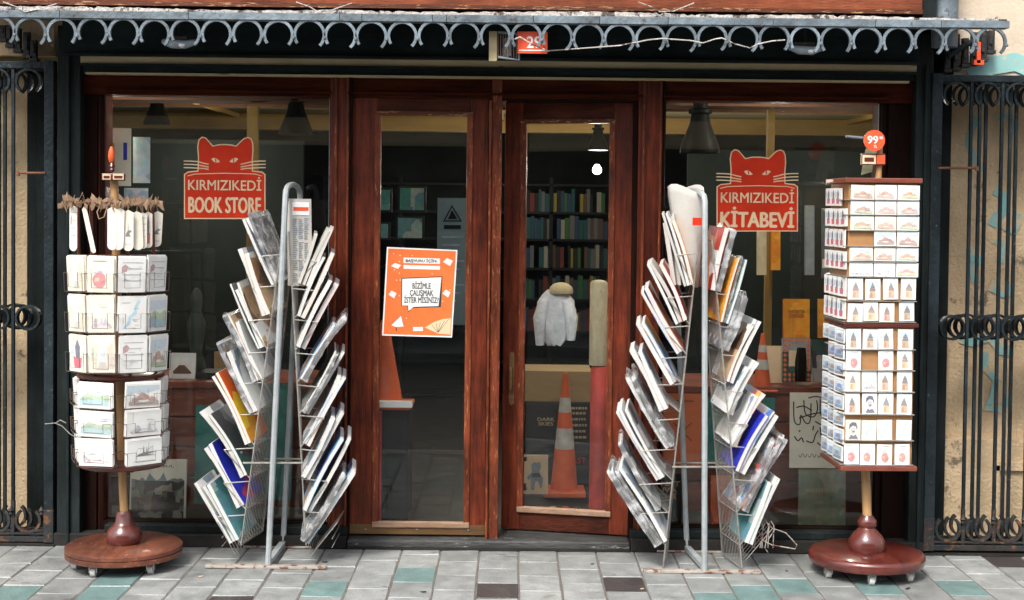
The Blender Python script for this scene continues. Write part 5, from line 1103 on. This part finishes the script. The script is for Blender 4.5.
# ================================================================== NEWSPAPER RACKS
def rack(side):
    rg=random.Random(41 if side=='l' else 51)
    YF_,YB_=-.49,-.10
    if side=='l':
        lab='left grey metal newspaper rack with tiers of wire pockets'; fb,ft=(268,572),(285.5,196); bb,bt=(283,549),(300,200)
        foot=(207,328,573); mt=(278,545,240,540)
    else:
        lab='right grey metal newspaper rack with tiers of wire pockets'; fb,ft=(704.5,569),(705,202); bb,bt=(687,548),(674,202)
        foot=(647,765,571.5)
    T_=thing('newspaper_rack',(at(fb[0],560,YF_).x,-.3,0),lab,'newspaper rack','newspaper racks outside the shop')
    f0=at(*fb,YF_); f0.z=.012; f1=at(*ft,YF_); b0=at(*bb,YB_); b0.z=.012; b1=at(*bt,YB_)
    b1.z=f1.z
    # inverted U: flat tube
    path=[f0,f1]
    top=[]
    for i in range(1,9):
        a=math.pi*i/9; c=(f1+b1)/2; ax=(b1-f1)/2; top.append(c-ax*math.cos(a)+Vector((0,0,.055))*math.sin(a)**.7)
    pts=[f0]+[f0.lerp(f1,t/6) for t in range(1,7)]+top+[b1.lerp(b0,t/6) for t in range(0,6)]+[b0]
    # box section sweep
    m=MB(); m.tube(pts,.0135,8); m.build('u_frame','rack_paint',T_,smooth=True)
    m=MB(); xa,xb=PX(foot[0],YF_),PX(foot[1],YF_); m.box(xa,xb,YF_-.022,YF_+.018,.002,.014); m.build('front_foot_bar','rack_rust',T_,bevel=.002)
    m=MB(); m.box(xa+.1,xb-.12,YB_-.018,YB_+.018,.002,.012); m.build('rear_foot_bar','rack_rust',T_,bevel=.002)
    m=MB(); d=.014; m.add([(f0.x-d,YF_+.019,.0145),(f0.x+d,YF_+.019,.0145),(b0.x+d,YB_-.019,.0145),(b0.x-d,YB_-.019,.0145),(f0.x-d,YF_+.019,.036),(f0.x+d,YF_+.019,.036),(b0.x+d,YB_-.019,.036),(b0.x-d,YB_-.019,.036)],[(0,3,2,1),(4,5,6,7),(0,1,5,4),(1,2,6,5),(2,3,7,6),(3,0,4,7)]); m.build('foot_link','rack_paint',T_)
    m=MB(); yb=463 if side=='l' else 467
    xl,xr=((243,303) if side=='l' else (672,735))
    m.tube([at(xl,yb,YF_+.03),at(xr,yb,YF_+.03)],.005,6); m.tube([at(xl,yb-4,YB_-.03),at(xr,yb-4,YB_-.03)],.005,6); m.build('cross_wire','wire',T_)
    yf,yb_=YF_+.035,YB_-.075; SK=.05
    if side=='l':
        L=[((277,283),(248,217)),((266,315),(242,248)),((263,347),(235,282)),((259,380),(230,315)),((254,412),(222,343)),((249,443),(216,375)),((244,476),(203,410)),((240,507),(208,447)),((235,541),(201,480))]
        Rr=[((304,285),(326,227)),((301,317),(330,252)),((301,348),(334,283)),((303,380),(342,318)),((303,412),(338,350)),((306,445),(342,377)),((306,478),(340,412)),((307,511),(346,437)),((305,542),(352,471))]
        lb=[(283,232),(241,545)]; rb_=[(289,232),(306,545)]
        lc=[['cv_white','cv_grey','cv_white'],['cv_grey','cv_brown'],['cv_dark','cv_white','cv_brown'],['cv_white','cv_brown','cv_white'],['cv_sky','cv_white'],['cv_yellow'],['cv_grey','cv_dark'],['cv_grey','cv_blue'],['cv_white','cv_dark','cv_teal']]
        rc=[['newsprint','newsprint','newsprint'],['cv_brown','cv_white'],['cv_red','cv_white'],['cv_white','cv_sky'],['cv_dark','cv_white','cv_dark'],['cv_sky','cv_white'],['cv_grey','cv_white'],['cv_dark','cv_sky'],['cv_sky','cv_white']]
    else:
        L=[((690,285),(668,212)),((681,322),(654,262)),((680,352),(645,291)),((674,383),(640,322)),((663,410),(634,349)),((670,447),(632,381)),((662,478),(622,410)),((658,511),(620,445)),((662,543),(615,470))]
        Rr=[((716,291),(731,230)),((722,322),(740,258)),((724,350),(743,297)),((729,382),(757,320)),((729,414),(755,361)),((733,446),(762,393)),((739,472),(772,413)),((742,510),(779,440)),((748,543),(775,477))]
        lb=[(699,240),(663,568)]; rb_=[(712,240),(742,568)]
        lc=[['newsprint','cv_white','cv_orange'],['cv_dark','newsprint','cv_red'],['cv_sky','cv_red'],['cv_white','cv_sky'],['cv_grey','cv_white'],['cv_white','cv_white'],['cv_grey','cv_white','cv_grey'],['cv_white'],['cv_grey','cv_white','cv_white','cv_white']]
        rc=[['cv_white','cv_red'],['cv_teal','cv_orange','cv_orange'],['cv_white','cv_grey'],['cv_white','cv_brown'],['cv_white','cv_white'],['cv_color','cv_white'],['cv_white','cv_sky','cv_blue'],['cv_white','cv_red','cv_color'],['cv_white','cv_teal']]
    cname={'cv_white':'white','cv_grey':'grey','cv_brown':'brown','cv_dark':'dark','cv_sky':'light blue','cv_yellow':'yellow','cv_blue':'deep blue','cv_teal':'teal','newsprint':'newsprint','cv_red':'red','cv_orange':'orange','cv_color':'colourful'}
    sidename='left' if side=='l' else 'right'
    for sg,rows,cov,bk in ((-1,L,lc,lb),(1,Rr,rc,rb_)):
        p0,p1=at(*bk[0],yf),at(*bk[1],yf)
        # back plane frame and vertical wires
        sk=Vector((-sg*SK,0,0)); q0,q1=Vector((p0.x,yb_,p0.z))+sk*.25,Vector((p1.x,yb_,p1.z))+sk
        m=MB(); m.tube([p0,p1],.0036,6); m.tube([q0,q1],.0036,6); m.tube([p0,q0],.003,6); m.tube([p1,q1],.003,6); m.build('panel_frame','wire',T_)
        m=MB()
        for i in range(1,12):
            t=i/12; m.tube([p0.lerp(q0,t),p1.lerp(q1,t)],.0014,4)
        m.build('panel_wires','wire',T_)
        for ri,(b,t) in enumerate(rows):
            B0=at(*b,yf); T0=at(*t,yf); ax=(T0-B0); Lh=ax.length; v=ax.normalized()
            # n: inward/upper side
            n=Vector((v.z,0,-v.x)) if sg<0 else Vector((-v.z,0,v.x))     # points towards the rack centre & up
            zb=B0.z; tt=(p0.z-zb)/(p0.z-p1.z) if abs(p0.z-p1.z)>0 else 0
            bx=lambda z:(p0.x+(p1.x-p0.x)*((p0.z-z)/(p0.z-p1.z)))
            # pocket: lip loop partway up, floor wires
            lipd=.42 if Lh>.25 else .4
            lip=B0+v*Lh*lipd-n*.014*1
            zl=lip.z; xi=bx(zl+.012)
            m=MB(); skr=sk*(.25+.75*tt)
            loop=[Vector((xi,yf,zl+.010)),Vector((lip.x,yf,zl)),Vector((lip.x,yb_,zl))+skr,Vector((xi,yb_,zl+.010))+skr]
            m.tube(loop,.0028,6)
            bot=Vector((bx(zb),yf,zb-.012))
            m.tube([bot,bot+Vector((0,yb_-yf,0))+skr],.0026,6)
            for k in range(0,9):
                f=k/8; o=Vector((0,(yb_-yf)*f,0))+skr*f; m.tube([Vector((lip.x,yf,zl))+o,bot+o],.0026 if k in(0,8) else .0014,5)
            m.build('wire_pocket','wire',T_)
            # magazines
            cl=list(cov[ri]); pool=['cv_white','cv_grey','cv_color','cv_sky','cv_dark','cv_brown','cv_red','cv_white']
            if len(cl)==1 and rg.random()<.7: cl.insert(0,rg.choice(pool[:6]))
            cl=cl[:4]; nm=len(cl); off=-.009*nm+(.004 if nm==1 else 0)
            # outer-most first: stack from outside to inside
            for mi,cv in enumerate(cl):
                news=cv=='newsprint'
                th=rg.uniform(.007,.014)*(1.3 if news else 1)*(1.5 if nm<=2 else 1)
                if rg.random()<.15: th=.016
                dl=rg.uniform(-.05,.012) if mi else 0; an=(mi-(nm-1)*.5)*rg.uniform(.0,.035)
                v2=(v+n*an).normalized(); n2=Vector((v2.z,0,-v2.x)) if sg<0 else Vector((-v2.z,0,v2.x))
                dsk=lambda yy:n2*(yy/.28)*(.034+.004*mi)
                s0=B0+n*(off)+Vector((0,rg.uniform(-.012,.012),0)); off+=th+rg.uniform(.0038,.0045)
                Lm=Lh+dl; bend=rg.uniform(-.012,.010)*(1 if ri!=6 or sg>0 or side!='l' else 2.2)
                wd=abs(yb_-yf)*rg.uniform(.86,.97); N=8
                ctr=[s0+v2*Lm*i/N - n2*bend*math.sin(math.pi*(i/N))*1.0 - n2*(.018 if news and mi==1 else 0)*(i/N)**2 for i in range(N+1)]
                m=MB(); vs=[];fs=[]
                for i,c in enumerate(ctr):
                    for (dn,yy) in ((0,0),(th,0),(th,wd),(0,wd)): vs.append(c+n2*dn+Vector((0,yy,0))+dsk(yy))
                for i in range(N):
                    for k in range(4): fs.append((i*4+k,(i+1)*4+k,(i+1)*4+(k+1)%4,i*4+(k+1)%4))
                fs+=[(0,1,2,3),(N*4+3,N*4+2,N*4+1,N*4)]
                m.add(vs,fs)
                what='newspaper' if news else 'magazine'
                order=(['outermost','middle','innermost'] if nm==3 else ['outermost','inner'] if nm==2 else ['outermost','second','third','innermost'] if nm==4 else ['outermost','middle','innermost']) if nm>1 else ['only']
                o=m.build(what,'newsprint' if news else 'pages')
                tag(o,'%s %s, %s in the %s pocket row, %s side of the %s rack'%(cname[cv] if not news else 'folded',what,order[mi],ordn[ri],'left' if sg<0 else 'right',sidename),what,'papers in the %s newspaper rack'%sidename)
                if not news:
                    for fc,d0,d1 in (('front_cover',th+.0004,th+.0018),('back_cover',-.0018,-.0004)):
                        m=MB(); vs=[];fs=[]
                        for i,c in enumerate(ctr):
                            for (dn,yy) in ((d0,-.001),(d1,-.001),(d1,wd+.001),(d0,wd+.001)): vs.append(c+n2*dn+Vector((0,yy,0))+dsk(yy))
                        for i in range(N):
                            for k in range(4): fs.append((i*4+k,(i+1)*4+k,(i+1)*4+(k+1)%4,i*4+(k+1)%4))
                        fs+=[(0,1,2,3),(N*4+3,N*4+2,N*4+1,N*4)]
                        m.add(vs,fs); m.build(fc,cv,o)
                if not news and rg.random()<.24 and not (side=='l' and sg<0 and ri in (5,7)):
                    m=MB(); vs=[];fs=[]; e=.005; ext=rg.uniform(.008,.03)
                    cc=ctr+[ctr[-1]+v2*ext]
                    for i,c in enumerate(cc):
                        wob=rg.uniform(-.002,.003)
                        tp=i==len(cc)-1
                        for (dn,yy) in ((-.003-wob,-.004),(th+.003+wob,-.004),(th+.004+wob,wd*.5),(th+.003,wd+.004),(-.003,wd+.004)):
                            if tp: dn=th/2+(dn-th/2)*.5; 
                            vs.append(c+n2*dn+v2*(rg.uniform(-.012,.012) if tp else 0)+Vector((0,yy+(rg.uniform(-.004,.004) if tp else 0),0))+dsk(yy))
                    for i in range(len(cc)-1):
                        for k in range(5): fs.append((i*5+k,(i+1)*5+k,(i+1)*5+(k+1)%5,i*5+(k+1)%5))
                    m.add(vs,fs); m.build('plastic_sleeve','sleeve',o)
        # empty bottom pocket, bent wires
        m=MB(); zz=p1.z
        e0=at(222 if sg<0 else 332,545,yf) if side=='l' else at(646 if sg<0 else 768,545,yf)
        if not (side=='r' and sg<0):
            for k in range(7):
                f=k/6; o=Vector((0,(yb_-yf)*f,0)); base_=Vector((bx(.06)+sg*.02,yf,.05))
                m.tube([Vector((e0.x+sg*.02,yf,.20))+o,base_+o,Vector((bx(.1),yf,.16))+o],.0022,5)
            for h in (.09,.13,.17): m.tube([Vector((e0.x,yf,h)),Vector((e0.x,yb_,h))],.002,5)
            m.tube([Vector((e0.x+sg*.02,yf,.20)),Vector((e0.x+sg*.02,yb_,.20))],.0026,5)
            m.build('empty_pocket','wire',T_)
    if side=='r':
        m=MB(); Y=-.42; m.tube([at(752,548,Y),at(757,528,Y),at(762,540,Y),at(772,545,Y),at(795,549,Y),at(797,545,Y),at(786,533,Y),at(775,529,Y),at(768,540,Y)],.0026,6)
        for x in (760,766,771): m.tube([at(x-6,548,Y),at(x-2,524,Y),at(x,521,Y),at(x+3,526,Y),at(x+2,548,Y)],.0024,6)
        m.build('bent_wires','rack_rust',T_)
    # newspapers stuffed between the legs at the top
    if side=='l':
        c=at(296,284,-.30); m0=(.115,.385)
        F=Fr(at(291,286,-.44),(.86,.5,0),(-.02,0,1)); m=MB()
        for i in range(5): m.boxf(F,.0+i*.002,.105-i*.003,0,.40-.012*i,-.012*(i+1),-.012*i-.001)
        o=m.build('newspaper','newsprint'); tag(o,'upright folded newspaper with a red masthead at the top of the left rack','newspaper','papers in the left newspaper rack')
        m=MB(); m.boxf(F,.012,.094,.325,.385,.0,.001); s=m.build('masthead','white',o); m=MB(); m.boxf(F,.016,.09,.345,.362,.0011,.002); m.build('red_title','tag_red',o)
        m=MB()
        for cx_ in (.012,.040,.068):
            z_=.02
            while z_<.31:
                l_=rg.uniform(.014,.024); m.boxf(F,cx_,cx_+l_,z_,z_+.004,.0,.0006); z_+=.0085
                if rg.random()<.1: z_+=.012
        s=m.build('printed_columns','iron_grey',o); tag(s,kind='stuff')
    else:
        F0=at(693,284,-.42); seg=[]
        m=MB(); N=14; vs=[];fs=[]
        for lev,(z,r) in enumerate(((0,.035),(.15,.055),(.30,.078),(.40,.088),(.44,.086))):
            for i in range(N):
                a=R(190)+R(290)*i/(N-1); cxx=F0.x-.03*z/.4
                vs.append(Vector((cxx+r*math.cos(a)*1.0,F0.y+.06+r*.8*math.sin(a),F0.z+z+.02*math.sin(a*2))))
        for lev in range(4):
            for i in range(N-1): fs.append((lev*N+i,lev*N+i+1,(lev+1)*N+i+1,(lev+1)*N+i))
        m.add(vs,fs); o=m.build('newspaper','newsprint',smooth=True); so_=o.modifiers.new('thick','SOLIDIFY'); so_.thickness=.004
        tag(o,'large rolled white newspaper at the top of the right rack','newspaper','papers in the right newspaper rack')
        m=MB(); F=Fr(F0+Vector((-.012,-.045,.27)),(1,0,0),(0,0,1)); m.boxf(F,0,.05,0,.035,0,.002); m.build('red_title','sign_red',o)
        for i in range(4):
            F=Fr(at(676+i*5,285,-.44+i*.03),(.3,1,0),(-.16+.05*i,0,1)); m=MB(); m.boxf(F,0,.2,0,.30+.03*(i%2),-.012,0); m.boxf(F,.005,.19,.004,.29+.03*(i%2),-.02,-.0125)
            o=m.build('newspaper','newsprint'); tag(o,'folded newspaper, %s from left, beside the rolled one on the right rack'%ordn[i],'newspaper','papers in the right newspaper rack')
rack('l'); rack('r')
